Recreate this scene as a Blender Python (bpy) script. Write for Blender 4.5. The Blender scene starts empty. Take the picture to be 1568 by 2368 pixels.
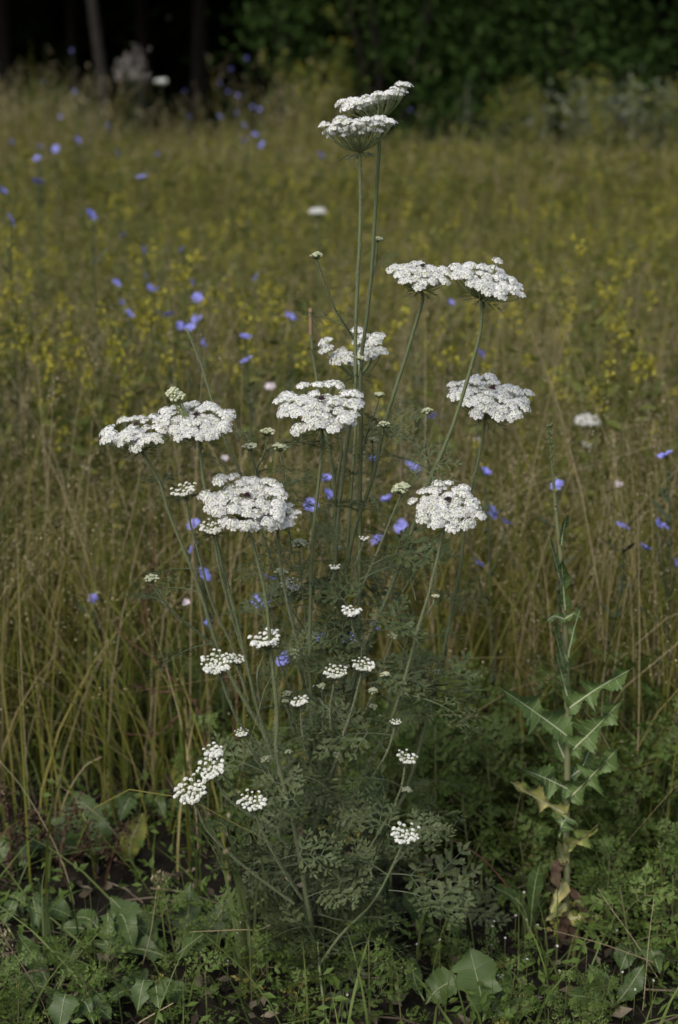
import bpy, math
import numpy as np
from mathutils import Vector, Matrix

rng = np.random.default_rng(7)
PI = math.pi
scene = bpy.context.scene
col = scene.collection

# ------------------------------------------------------------------ camera
CAM_H = 1.08
TILT = math.radians(16.5)
LENS = 53.0
TH = 18.0 / LENS
cam_data = bpy.data.cameras.new('camera')
cam_data.sensor_fit = 'VERTICAL'
cam_data.sensor_height = 36.0
cam_data.sensor_width = 36.0
cam_data.lens = LENS
cam_data.clip_start = 0.05
cam_data.clip_end = 400.0
cam_data.dof.use_dof = True
cam_data.dof.focus_distance = 1.60
cam_data.dof.aperture_fstop = 5.0
cam = bpy.data.objects.new('camera', cam_data)
col.objects.link(cam)
cam.location = (0, 0, CAM_H)
cam.rotation_euler = (PI / 2 - TILT, 0, 0)
scene.camera = cam

# ------------------------------------------------------------------ sky, sun, exposure
SUN_EL, SUN_ROT = math.radians(46), math.radians(212)
world = bpy.data.worlds.new('World')
scene.world = world
world.use_nodes = True
wn = world.node_tree.nodes
wl = world.node_tree.links
sky = wn.new('ShaderNodeTexSky')
sky.sky_type = 'NISHITA'
sky.sun_disc = False
sky.sun_elevation = SUN_EL
sky.sun_rotation = SUN_ROT
sky.air_density = 1.0
sky.dust_density = 3.5
sky.ozone_density = 1.0
bg = wn['Background']
bg.inputs['Strength'].default_value = 0.10
wl.new(sky.outputs['Color'], bg.inputs['Color'])
sun_data = bpy.data.lights.new('sun', 'SUN')
sun_data.energy = 1.5
sun_data.angle = math.radians(24)
sun_data.color = (1.0, 0.97, 0.92)
sun = bpy.data.objects.new('sun', sun_data)
col.objects.link(sun)
sd = Vector((math.sin(SUN_ROT) * math.cos(SUN_EL), math.cos(SUN_ROT) * math.cos(SUN_EL), math.sin(SUN_EL)))
sun.rotation_euler = sd.to_track_quat('Z', 'Y').to_euler()
sun.location = sd * 30
scene.view_settings.view_transform = 'Standard'
scene.view_settings.look = 'None'
scene.view_settings.gamma = 1.0
scene.view_settings.exposure = 0.78
scene.view_settings.use_curve_mapping = False
scene.cycles.use_denoising = True
scene.cycles.max_bounces = 6
scene.cycles.diffuse_bounces = 3
scene.cycles.glossy_bounces = 1
scene.cycles.transmission_bounces = 3
scene.cycles.caustics_reflective = False
scene.cycles.caustics_refractive = False

# ------------------------------------------------------------------ pixel helpers (photo viewed at 1568 x 2368)
FWD = np.array([0, math.cos(TILT), -math.sin(TILT)])
UPV = np.array([0, math.sin(TILT), math.cos(TILT)])
RGT = np.array([1.0, 0, 0])
EYE = np.array([0, 0, CAM_H])

def ray(u, v):
    return FWD + RGT * ((u - 784) / 1184 * TH) + UPV * ((1184 - v) / 1184 * TH)

def at(u, v, Y):
    d = ray(u, v)
    return EYE + d * (Y / d[1])

def ground(u, v):
    d = ray(u, v)
    return EYE + d * (-CAM_H / d[2])

def metre(p):
    """picture pixels per metre at a point"""
    return 1184 / TH / float(np.dot(np.asarray(p) - EYE, FWD))

# ------------------------------------------------------------------ mesh helpers
def nrm(v):
    v = np.asarray(v, float)
    n = np.linalg.norm(v, axis=-1, keepdims=True)
    return v / np.where(n < 1e-9, 1, n)

class MB:
    def __init__(self):
        self.v = []; self.n = 0; self.li = []; self.lt = []; self.mi = []
    def add(self, verts, faces, mat=0):
        verts = np.asarray(verts, float).reshape(-1, 3)
        faces = np.asarray(faces, np.int64)
        self.v.append(verts)
        self.li.append((faces + self.n).ravel())
        self.lt.append(np.full(len(faces), faces.shape[1]))
        self.mi.append(np.full(len(faces), mat))
        self.n += len(verts)
        return self
    def scatter(self, bv, bf, R, T, mat=0):
        """copies of a small shape: bv (n,3), R (K,3,3) rotations with scale, T (K,3)"""
        K = len(T)
        if K == 0: return self
        V = np.einsum('kij,nj->kni', R, bv) + T[:, None, :]
        F = bf[None] + (np.arange(K) * len(bv))[:, None, None]
        return self.add(V.reshape(-1, 3), F.reshape(-1, bf.shape[1]), mat)
    def mesh(self, name, mats, smooth=True):
        me = bpy.data.meshes.new(name)
        if self.v:
            V = np.concatenate(self.v); L = np.concatenate(self.li); T = np.concatenate(self.lt); M = np.concatenate(self.mi)
            me.vertices.add(len(V)); me.vertices.foreach_set('co', V.astype(np.float32).ravel())
            me.loops.add(len(L)); me.loops.foreach_set('vertex_index', L.astype(np.int32))
            me.polygons.add(len(T))
            st = np.concatenate([[0], np.cumsum(T)[:-1]])
            me.polygons.foreach_set('loop_start', st.astype(np.int32))
            me.polygons.foreach_set('loop_total', T.astype(np.int32))
            me.polygons.foreach_set('material_index', M.astype(np.int32))
            me.polygons.foreach_set('use_smooth', np.full(len(T), smooth))
            me.update(calc_edges=True)
        for m in (mats if isinstance(mats, (list, tuple)) else [mats]):
            me.materials.append(m)
        return me

def spline(pts, n):
    """Catmull-Rom through pts, n samples"""
    P = np.asarray(pts, float)
    if len(P) == 2:
        t = np.linspace(0, 1, n)[:, None]
        return P[0] * (1 - t) + P[1] * t
    Q = np.vstack([2 * P[0] - P[1], P, 2 * P[-1] - P[-2]])
    seg = np.linspace(0, len(P) - 1 - 1e-6, n)
    i = seg.astype(int); t = (seg - i)[:, None]
    a, b, c, d = Q[i], Q[i + 1], Q[i + 2], Q[i + 3]
    return 0.5 * (2 * b + (c - a) * t + (2 * a - 5 * b + 4 * c - d) * t ** 2 + (3 * b - a - 3 * c + d) * t ** 3)

def frames(P):
    T = nrm(np.gradient(P, axis=0))
    ref = np.array([0.0, 0, 1]) if abs(T[0][2]) < 0.9 else np.array([1.0, 0, 0])
    A = np.zeros_like(P)
    a = nrm(np.cross(T[0], ref))
    for i in range(len(P)):
        a = nrm(a - T[i] * np.dot(a, T[i])); A[i] = a
    return T, A, np.cross(T, A)

def tube(mb, P, r, sides=6, mat=0, cap=True):
    P = np.asarray(P, float); n = len(P)
    r = np.broadcast_to(np.asarray(r, float), (n,))
    T, A, B = frames(P)
    th = np.arange(sides) * 2 * PI / sides
    V = P[:, None] + r[:, None, None] * (np.cos(th)[None, :, None] * A[:, None] + np.sin(th)[None, :, None] * B[:, None])
    i = np.arange(n - 1)[:, None] * sides; j = np.arange(sides)[None]; k = (j + 1) % sides
    F = np.stack([i + j, i + k, i + sides + k, i + sides + j], -1).reshape(-1, 4)
    V = V.reshape(-1, 3)
    mb.add(V, F, mat)
    if cap:
        b = mb.n - len(V)
        mb.v.append(P[-1:] + T[-1:] * r[-1]); mb.n += 1
        f = np.stack([b + (n - 1) * sides + np.arange(sides), b + (n - 1) * sides + (np.arange(sides) + 1) % sides, np.full(sides, mb.n - 1)], -1)
        mb.li.append(f.ravel()); mb.lt.append(np.full(sides, 3)); mb.mi.append(np.full(sides, mat))

def bristles(mb, P, r, n, length, mat=0, g=rng):
    """short stiff hairs standing off a stem"""
    P = np.asarray(P); T, A, B = frames(P)
    r = np.broadcast_to(np.asarray(r, float), (len(P),))
    f = g.uniform(0, len(P) - 1.01, n); i = f.astype(int); t = (f - i)[:, None]
    c = P[i] * (1 - t) + P[i + 1] * t
    th = g.uniform(0, 2 * PI, n)[:, None]
    d = np.cos(th) * A[i] + np.sin(th) * B[i]
    s = c + d * (r[i] * 0.95)[:, None]
    L = (length * g.uniform(0.5, 1.2, n))[:, None]
    side = np.cross(T[i], d) * 0.00022
    tip = s + nrm(d - T[i] * g.uniform(0.0, 0.7, (n, 1))) * L
    V = np.stack([s - side, s + side, tip], 1).reshape(-1, 3)
    mb.add(V, np.arange(3 * n).reshape(-1, 3), mat)

def ribbon(mb, P, w, side, mat=0, fold=0.0):
    """flat blade along P, half-width w, across `side`; fold raises the edges"""
    P = np.asarray(P, float); n = len(P)
    w = np.broadcast_to(np.asarray(w, float), (n,))[:, None]
    T = nrm(np.gradient(P, axis=0))
    S = nrm(np.asarray(side) - T * np.sum(T * np.asarray(side), -1, keepdims=True))
    N = np.cross(T, S)
    V = np.stack([P - S * w + N * w * fold, P, P + S * w + N * w * fold], 1).reshape(-1, 3)
    i = np.arange(n - 1)[:, None] * 3; j = np.arange(2)[None]
    mb.add(V, np.stack([i + j, i + j + 1, i + j + 4, i + j + 3], -1).reshape(-1, 4), mat)

def rot_from(z, x=None):
    """columns x, y, z"""
    z = nrm(z)
    if x is None: x = np.array([1.0, 0, 0]) if abs(z[0]) < 0.9 else np.array([0, 1.0, 0])
    x = nrm(x - z * np.dot(x, z)); y = np.cross(z, x)
    return np.stack([x, y, z], 1)

def rots_from(Z, spin):
    Z = nrm(Z)
    ref = np.where(np.abs(Z[:, :1]) < 0.9, np.array([[1.0, 0, 0]]), np.array([[0, 1.0, 0]]))
    X = nrm(ref - Z * np.sum(ref * Z, -1, keepdims=True)); Y = np.cross(Z, X)
    c, s = np.cos(spin)[:, None], np.sin(spin)[:, None]
    return np.stack([X * c + Y * s, -X * s + Y * c, Z], -1)

def eul(yaw, pitch=0, roll=0):
    """local x runs along the heading `yaw`, raised by `pitch`, rolled about itself"""
    cy, sy, cp, sp, cr, sr = math.cos(yaw), math.sin(yaw), math.cos(pitch), math.sin(pitch), math.cos(roll), math.sin(roll)
    Rz = np.array([[cy, -sy, 0], [sy, cy, 0], [0, 0, 1]]); Ry = np.array([[cp, 0, -sp], [0, 1, 0], [sp, 0, cp]])
    Rx = np.array([[1, 0, 0], [0, cr, -sr], [0, sr, cr]])
    return Rz @ Ry @ Rx

ICO_V = None
def ico():
    global ICO_V, ICO_F
    if ICO_V is None:
        p = (1 + 5 ** .5) / 2
        ICO_V = nrm(np.array([[-1, p, 0], [1, p, 0], [-1, -p, 0], [1, -p, 0], [0, -1, p], [0, 1, p], [0, -1, -p], [0, 1, -p], [p, 0, -1], [p, 0, 1], [-p, 0, -1], [-p, 0, 1]], float))
        ICO_F = np.array([[0, 11, 5], [0, 5, 1], [0, 1, 7], [0, 7, 10], [0, 10, 11], [1, 5, 9], [5, 11, 4], [11, 10, 2], [10, 7, 6], [7, 1, 8], [3, 9, 4], [3, 4, 2], [3, 2, 6], [3, 6, 8], [3, 8, 9], [4, 9, 5], [2, 4, 11], [6, 2, 10], [8, 6, 7], [9, 8, 1]])
    return ICO_V, ICO_F

# ------------------------------------------------------------------ object helpers
def place(o, loc=(0, 0, 0), R=None, s=1.0):
    M = np.eye(4)
    M[:3, :3] = (np.eye(3) if R is None else R) * s
    M[:3, 3] = loc
    o.matrix_basis = Matrix(M.tolist())

def ob(name, me, parent=None, loc=(0, 0, 0), R=None, s=1.0):
    o = bpy.data.objects.new(name, me)
    col.objects.link(o)
    if parent is not None: o.parent = parent
    place(o, loc, R, s)
    return o

def tag(o, label=None, cat=None, group=None, kind=None):
    if label: o['label'] = label
    if cat: o['category'] = cat
    if group: o['group'] = group
    if kind: o['kind'] = kind
    return o

def thing(name, label, cat, loc=(0, 0, 0), group=None, R=None, s=1.0):
    return tag(ob(name, None, None, loc, R, s), label, cat, group)

def copy_thing(root, kids, loc, R=None, s=1.0, label=None, group=None):
    """kids: [(part, [sub-parts])]"""
    r = root.copy(); col.objects.link(r); place(r, loc, R, s)
    if label: r['label'] = label
    if group: r['group'] = group
    for ch in kids[root.name]:
        c = ch.copy(); col.objects.link(c); c.parent = r
        for g in kids.get(ch.name, ()):
            d = g.copy(); col.objects.link(d); d.parent = c
    return r

# ------------------------------------------------------------------ materials
def lin(c):
    return tuple((x / 12.92 if x <= 0.04045 else ((x + 0.055) / 1.055) ** 2.4) for x in (v / 255 for v in c))

def plant_mat(name, cols, trans=0.25, rough=0.6, spec=0.25, island=0.6, obj=0.4, noise=0.0, nscale=30.0, hue=None):
    """colour runs over cols by piece and by plant, with a little blotching; part of the light goes through"""
    m = bpy.data.materials.new(name); m.use_nodes = True
    N, L = m.node_tree.nodes, m.node_tree.links
    p = N['Principled BSDF']; out = N['Material Output']
    p.inputs['Roughness'].default_value = rough
    p.inputs['Specular IOR Level'].default_value = spec
    geo = N.new('ShaderNodeNewGeometry'); oi = N.new('ShaderNodeObjectInfo')
    a = N.new('ShaderNodeMath'); a.operation = 'MULTIPLY'; a.inputs[1].default_value = island
    b = N.new('ShaderNodeMath'); b.operation = 'MULTIPLY_ADD'; b.inputs[1].default_value = obj
    L.new(geo.outputs['Random Per Island'], a.inputs[0]); L.new(oi.outputs['Random'], b.inputs[0]); L.new(a.outputs[0], b.inputs[2])
    fac = b.outputs[0]
    if noise:
        tc = N.new('ShaderNodeTexCoord'); nt = N.new('ShaderNodeTexNoise'); nt.inputs['Scale'].default_value = nscale; nt.inputs['Detail'].default_value = 4
        L.new(tc.outputs['Object'], nt.inputs['Vector'])
        c = N.new('ShaderNodeMath'); c.operation = 'MULTIPLY_ADD'; c.inputs[1].default_value = noise * 2
        d = N.new('ShaderNodeMath'); d.operation = 'SUBTRACT'; d.inputs[1].default_value = noise
        L.new(nt.outputs['Fac'], c.inputs[0]); L.new(fac, c.inputs[2]); L.new(c.outputs[0], d.inputs[0]); fac = d.outputs[0]
    r = N.new('ShaderNodeValToRGB')
    while len(r.color_ramp.elements) < len(cols): r.color_ramp.elements.new(0.5)
    for i, c in enumerate(cols):
        r.color_ramp.elements[i].position = i / max(1, len(cols) - 1)
        r.color_ramp.elements[i].color = (*c, 1)
    L.new(fac, r.inputs['Fac']); L.new(r.outputs['Color'], p.inputs['Base Color'])
    if trans > 0:
        t = N.new('ShaderNodeBsdfTranslucent'); mx = N.new('ShaderNodeMixShader'); mx.inputs[0].default_value = trans
        L.new(r.outputs['Color'], t.inputs['Color']); L.new(p.outputs[0], mx.inputs[1]); L.new(t.outputs[0], mx.inputs[2])
        L.new(mx.outputs[0], out.inputs['Surface'])
    return m

M = {}
M['petal'] = plant_mat('white_petal', [(.76, .76, .74), (.82, .82, .81), (.86, .86, .86)], 0.35, .7, .1)
M['pale_base'] = plant_mat('pale_flower_base', [(.30, .33, .20), (.42, .44, .32)], 0.2, .8, .05)
M['petal_base'] = plant_mat('cream_flower_base', [(.42, .45, .30), (.55, .57, .42)], 0.1, .7, .1)
M['dark_floret'] = plant_mat('dark_purple_floret', [(.012, .004, .008), (.03, .008, .015)], 0.0, .5, .2)
M['bud_white'] = plant_mat('white_bud', [(.40, .43, .28), (.62, .64, .52), (.78, .78, .74)], 0.1, .6, .2)
M['bud_green'] = plant_mat('green_white_bud', [(.26, .30, .15), (.42, .45, .28), (.60, .61, .48)], 0.1, .6, .2)
M['stem'] = plant_mat('bristly_stem', [(.090, .112, .050), (.120, .142, .068), (.150, .168, .090)], 0.0, .6, .25, .15, .5, .35, 60)
M['hair'] = plant_mat('stem_hair', [(.20, .23, .13), (.32, .34, .24)], 0.3, .6, .2)
M['ray'] = plant_mat('umbel_ray', [(.13, .16, .06), (.21, .24, .11)], 0.0, .6, .25)
M['bract'] = plant_mat('bract', [(.045, .062, .036), (.075, .09, .055)], 0.2, .6, .2)
M['carrot_leaf'] = plant_mat('carrot_leaf', [(.046, .068, .022), (.076, .102, .038), (.125, .150, .075)], 0.32, .6, .3, .55, .45)
M['leaf_stalk'] = plant_mat('leaf_stalk', [(.055, .075, .040), (.085, .105, .055)], 0, .6, .2)
M['dry_tip'] = plant_mat('dry_stem_tip', [(.16, .10, .06), (.27, .19, .12)], 0, .8, .1)
M['chic_petal'] = plant_mat('blue_petal', [(.20, .21, .60), (.27, .28, .68), (.36, .37, .76)], 0.3, .6, .15)
M['chic_stem'] = plant_mat('chicory_stem', [(.035, .050, .022), (.06, .07, .035)], 0, .6, .2, .2, .8)
M['chic_eye'] = plant_mat('chicory_eye', [(.12, .13, .5), (.3, .3, .7)], 0, .6, .2)
M['grass'] = plant_mat('meadow_grass', [(.062, .084, .010), (.092, .110, .015), (.130, .136, .023), (.185, .164, .043), (.30, .245, .125)], 0.3, .6, .2, 1.0, 0)
M['grass_green'] = plant_mat('green_grass', [(.065, .100, .022), (.100, .140, .034), (.135, .170, .050)], 0.3, .55, .25, 1.0, 0)
M['tuft_green'] = plant_mat('tuft_green', [(.10, .14, .045), (.15, .19, .075)], 0.35, .5, .3, .5, .5)
M['dry_stalk'] = plant_mat('dry_grass_stalk', [(.16, .13, .07), (.26, .215, .125), (.36, .31, .21)], 0.05, .7, .15, .4, .6)
M['panicle'] = plant_mat('grass_panicle', [(.135, .112, .058), (.22, .185, .105), (.35, .305, .20)], 0.2, .7, .1, 1.0, 0)
M['yellow'] = plant_mat('yellow_floret', [(.19, .175, .022), (.31, .28, .035), (.44, .40, .065)], 0.3, .6, .1)
M['yellow_stem'] = plant_mat('yellow_plant_stem', [(.055, .075, .014), (.095, .110, .022), (.15, .15, .035)], 0.2, .6, .2)
M['silver'] = plant_mat('silver_leaf', [(.075, .092, .050), (.115, .132, .080), (.165, .178, .125)], 0.2, .7, .1)
M['weed'] = plant_mat('weed_leaf', [(.055, .096, .016), (.088, .140, .026), (.125, .180, .042)], 0.35, .55, .3, .45, .55)
M['weed_yellow'] = plant_mat('yellowing_leaf', [(.26, .24, .05), (.38, .34, .10)], 0.3, .6, .2)
M['weed_stem'] = plant_mat('weed_stem', [(.07, .09, .03), (.11, .11, .045)], 0, .6, .2)
M['broad'] = plant_mat('broad_leaf', [(.042, .074, .018), (.068, .108, .030), (.105, .150, .050)], 0.3, .5, .35, .1, .6, .45, 24)
M['broad_old'] = plant_mat('spotted_old_leaf', [(.07, .055, .035), (.16, .17, .035), (.24, .25, .04), (.07, .05, .03)], 0.25, .6, .2, .0, .5, .8, 30)
M['rib'] = plant_mat('pale_midrib', [(.17, .21, .09), (.26, .30, .16)], 0.1, .5, .3)
M['lettuce_rib'] = plant_mat('lettuce_rib', [(.34, .38, .22), (.44, .47, .32)], 0.1, .5, .3)
M['lettuce'] = plant_mat('lettuce_leaf', [(.070, .120, .032), (.104, .162, .050), (.145, .200, .080)], 0.25, .5, .3, .1, .5, .45, 40)
M['lettuce_yellow'] = plant_mat('lettuce_yellow_leaf', [(.14, .19, .05), (.33, .31, .10), (.43, .37, .17), (.36, .28, .17), (.16, .10, .06)], 0.25, .6, .2, .05, .35, .8, 45)
M['lettuce_stem'] = plant_mat('lettuce_stem', [(.10, .11, .05), (.16, .17, .085), (.15, .12, .08)], 0, .6, .2, .1, .4, .5, 20)
M['lettuce_bud'] = plant_mat('lettuce_bud', [(.09, .13, .05), (.15, .19, .08), (.22, .24, .12)], 0.1, .6, .2)
M['brown'] = plant_mat('brown_dead', [(.028, .018, .012), (.058, .037, .025), (.11, .078, .052)], 0.1, .8, .1, .7, .3)
M['red_stem'] = plant_mat('red_brown_stem', [(.07, .035, .022), (.12, .062, .038)], 0, .7, .2)
M['litter'] = plant_mat('litter', [(.018, .014, .010), (.04, .031, .022), (.09, .072, .05), (.20, .165, .12)], 0.1, .8, .1, 1, 0)
M['pale_bark'] = plant_mat('pale_bark', [(.020, .018, .016), (.042, .037, .033)], 0, .9, .1, 0, .5, .5, 9)
M['bark'] = plant_mat('bark', [(.018, .015, .013), (.035, .03, .026)], 0, .9, .1, 0, .5, .5, 9)
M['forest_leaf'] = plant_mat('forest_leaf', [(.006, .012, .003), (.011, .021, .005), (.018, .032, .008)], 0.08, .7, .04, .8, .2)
M['plume'] = plant_mat('pale_plume', [(.55, .48, .45), (.74, .68, .64)], 0.3, .8, .05)
M['pink'] = plant_mat('pale_pink_flower', [(.62, .52, .58), (.72, .66, .70)], 0.3, .6, .1)

def ground_mat(name, c0, c1, c2, scale):
    m = bpy.data.materials.new(name); m.use_nodes = True
    N, L = m.node_tree.nodes, m.node_tree.links
    p = N['Principled BSDF']; p.inputs['Roughness'].default_value = 0.95; p.inputs['Specular IOR Level'].default_value = .1
    tc = N.new('ShaderNodeTexCoord')
    n1 = N.new('ShaderNodeTexNoise'); n1.inputs['Scale'].default_value = scale; n1.inputs['Detail'].default_value = 10; n1.inputs['Roughness'].default_value = .7
    r = N.new('ShaderNodeValToRGB'); r.color_ramp.elements.new(.5)
    for e, (q, c) in zip(r.color_ramp.elements, ((.3, c0), (.52, c1), (.72, c2))): e.position = q; e.color = (*c, 1)
    bp = N.new('ShaderNodeBump'); bp.inputs['Strength'].default_value = .8; bp.inputs['Distance'].default_value = .02
    L.new(tc.outputs['Object'], n1.inputs['Vector']); L.new(n1.outputs['Fac'], r.inputs['Fac']); L.new(r.outputs['Color'], p.inputs['Base Color'])
    L.new(n1.outputs['Fac'], bp.inputs['Height']); L.new(bp.outputs['Normal'], p.inputs['Normal'])
    return m
M['soil'] = ground_mat('soil', (.008, .007, .005), (.018, .015, .011), (.042, .035, .025), 22)
M['meadow_floor'] = ground_mat('meadow_floor', (.025, .024, .010), (.05, .047, .02), (.09, .08, .04), 9)
M['forest_floor'] = ground_mat('forest_floor', (.010, .009, .007), (.022, .018, .012), (.04, .032, .022), 4)

# ================================================================== the setting
def sheet(name, x0, x1, y0, y1, z, mat, n=2, bump=0.0):
    xs = np.linspace(x0, x1, n); ys = np.linspace(y0, y1, n)
    X, Y = np.meshgrid(xs, ys)
    Z = np.full_like(X, z)
    if bump: Z = Z + bump * (np.sin(X * 9.1 + np.sin(Y * 7)) * np.sin(Y * 8.3 + np.sin(X * 5)) + rng.normal(0, .35, X.shape))
    V = np.stack([X, Y, Z], -1).reshape(-1, 3)
    i = (np.arange(n - 1)[:, None] * n + np.arange(n - 1)[None]).reshape(-1)
    mb = MB().add(V, np.stack([i, i + 1, i + n + 1, i + n], -1))
    return tag(ob(name, mb.mesh(name, M[mat])), kind='structure')
sheet('ground', -150, 150, -60, 240, -0.03, 'meadow_floor')
sheet('bare_soil_ground', -1.6, 1.6, 0.9, 2.7, -0.006, 'soil', 70, 0.006)
sheet('forest_floor_ground', -40, 40, 14.2, 60, -0.02, 'forest_floor')

# ------------------------------------------------------------------ forest
def leaf_quads(mb, C, size, g, mat=0, up=0.4, elong=1.6):
    """many small pointed leaf faces at the points C"""
    K = len(C)
    base = np.array([[0, 0, 0], [.5 * elong, .36, .08], [1.0 * elong, 0, 0], [.5 * elong, -.36, .08]])
    Z = nrm(g.normal(0, 1, (K, 3)) + np.array([0, 0, up]))
    R = rots_from(Z, g.uniform(0, 2 * PI, K)) * (size * g.uniform(.6, 1.3, K))[:, None, None]
    mb.scatter(base, np.array([[0, 1, 2, 3]]), R, C, mat)

def clump_points(g, n_clump, per, spread, inside):
    """leaf positions gathered in clumps; inside(k) gives clump centres"""
    cc = inside(n_clump)
    r = spread * g.uniform(.5, 1.4, (n_clump, 1, 1))
    return (cc[:, None] + g.normal(0, 1, (n_clump, per, 3)) * r * np.array([1, 1, .7])).reshape(-1, 3)

def ell(g, c, a, lo=-1.0):
    def f(k):
        d = nrm(g.normal(0, 1, (k, 3))); d[:, 2] = np.where(d[:, 2] < lo, -d[:, 2], d[:, 2])
        return np.asarray(c) + d * (g.uniform(.25, 1, (k, 1)) ** .5) * np.asarray(a)
    return f

def trunk_mesh(mb, h, r, lean, g, limbs=5):
    z = np.linspace(0, 1, 9)
    P = np.stack([lean[0] * z + .05 * np.sin(z * 5 + g.uniform(0, 6)), lean[1] * z, h * z], -1)
    tube(mb, P, r * (1 - .55 * z) + r * .5 * np.exp(-z * 14), 9)
    for k in range(limbs):
        t = g.uniform(.42, .92); i = int(t * 8); a = g.uniform(0, 2 * PI); L = h * g.uniform(.2, .35)
        q = P[i] + np.outer(np.linspace(0, 1, 5), [math.cos(a) * L * .8, math.sin(a) * L * .8, L * .6]) + np.outer(np.linspace(0, 1, 5) ** 2, [0, 0, L * .15])
        tube(mb, q, np.linspace(r * .4, r * .08, 5), 6)

forest_trees = []
tree_meshes = []
for s in range(3):
    g = np.random.default_rng(100 + s)
    h = 8.5
    mt = MB(); trunk_mesh(mt, h, .10, (g.uniform(-.5, .5), g.uniform(-.3, .3)), g)
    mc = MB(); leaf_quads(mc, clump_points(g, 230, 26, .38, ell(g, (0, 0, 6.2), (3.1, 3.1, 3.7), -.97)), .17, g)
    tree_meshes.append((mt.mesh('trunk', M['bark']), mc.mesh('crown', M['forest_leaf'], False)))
spots = [(-2.5, 16.2, 0), (-.62, 18.6, 0), (-5.9, 17.4, 0), (1.6, 17.6, 0), (4.2, 17.2, 0), (6.9, 17.6, 0), (-8.4, 18, 0), (-1.9, 21.4, 0), (2.9, 21, 0), (-4.6, 21.6, 0), (5.8, 21.6, 0), (-7.4, 22, 0), (8.8, 21.4, 0),
         (.4, 25, 0), (-3.2, 25.6, 0), (3.8, 25.6, 0), (-6.6, 26, 0), (7.2, 26, 0), (10.4, 18, 0), (-11, 18.6, 0), (-1.4, 29, 0), (2.4, 29.4, 0), (-5, 29.6, 0), (6, 29.6, 0), (-9, 28.6, 0), (9.6, 28.8, 0)]
for k, (x, y, _) in enumerate(spots):
    t = thing('forest_tree', 'slim grey leaning trunk standing alone at the dark forest edge' if k == 0 else 'dark broadleaf tree in the shadowed wood behind the meadow', 'tree', (x, y, -.05),
              'trees of the dark wood' if k else None, eul(rng.uniform(0, 6.28)) if k else eul(0), rng.uniform(.9, 1.15))
    tm, cm = tree_meshes[k % 3]
    if k == 0:
        mt = MB(); z = np.linspace(0, 1, 14)
        P = np.stack([np.interp(z, [0, .08, .2, .5, 1], [.16, .09, -.02, -.12, -.2]), 0 * z, 8.5 * z], -1)
        tube(mt, P, .062 * (1 - .6 * z) + .02 * np.exp(-z * 20), 10)
        tm = mt.mesh('trunk', M['pale_bark'])
    ob('trunk', tm, t); ob('crown', cm, t)
# far wood seen as one dark mass
g = np.random.default_rng(5)
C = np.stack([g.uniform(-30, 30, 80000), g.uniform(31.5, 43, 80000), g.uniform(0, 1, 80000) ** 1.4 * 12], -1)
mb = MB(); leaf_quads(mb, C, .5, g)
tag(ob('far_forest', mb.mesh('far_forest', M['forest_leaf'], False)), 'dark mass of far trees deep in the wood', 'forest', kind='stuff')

# dark shrubs in front of the wood
def shrub(x, y, a, h, leafs, size, mat, label, seed, name='shrub', stems=7):
    g = np.random.default_rng(seed)
    t = thing(name, label, 'shrub', (x, y, -.02))
    ms = MB()
    for k in range(stems):
        an = g.uniform(0, 2 * PI); q = np.outer(np.linspace(0, 1, 6), [math.cos(an) * a * .6, math.sin(an) * a * .6, h * .8])
        q[:, 2] += .2 * h * np.sin(np.linspace(0, PI, 6)) * .5
        tube(ms, q, np.linspace(.022, .005, 6) * (h / 2 + .3), 6)
    ob('stem', ms.mesh('stem', M['bark']), t)
    mc = MB(); leaf_quads(mc, clump_points(g, leafs // 24, 24, .11 * a + .05, ell(g, (0, 0, h * .52), (a, a * .8, h * .5))), size, g)
    ob('crown', mc.mesh('crown', M[mat], False), t)
    return t
M['shrub_leaf'] = plant_mat('shrub_leaf', [(.012, .026, .005), (.022, .044, .009), (.042, .074, .016)], 0.3, .6, .06, .9, .1)
shrub(.45, 13.9, 1.3, 3.3, 9500, .055, 'shrub_leaf', 'tall dark green shrub at the wood edge behind the topmost umbels', 31)
shrub(1.75, 14.3, 1.3, 2.9, 9000, .055, 'shrub_leaf', 'broad dark green shrub at the wood edge above the silvery bush', 32)
shrub(.95, 12.9, .5, .9, 1800, .05, 'shrub_leaf', 'small dark green bush at the meadow end beside the topmost umbels', 36)
shrub(2.5, 13.6, .7, 1.35, 2600, .05, 'shrub_leaf', 'low dark green bush behind the small silvery bush', 37)
shrub(-2.75, 15.0, .4, 1.0, 1200, .05, 'shrub_leaf', 'low dark green bush beside the slim grey forest trunk', 33)
shrub(1.95, 12.9, .8, .9, 2000, .045, 'silver', 'pale silvery bush at the meadow end before the dark shrub', 34, 'silvery_bush')
shrub(2.75, 13.1, .6, .9, 1300, .045, 'silver', 'small silvery bush beside the larger silvery bush', 35, 'silvery_bush')

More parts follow.
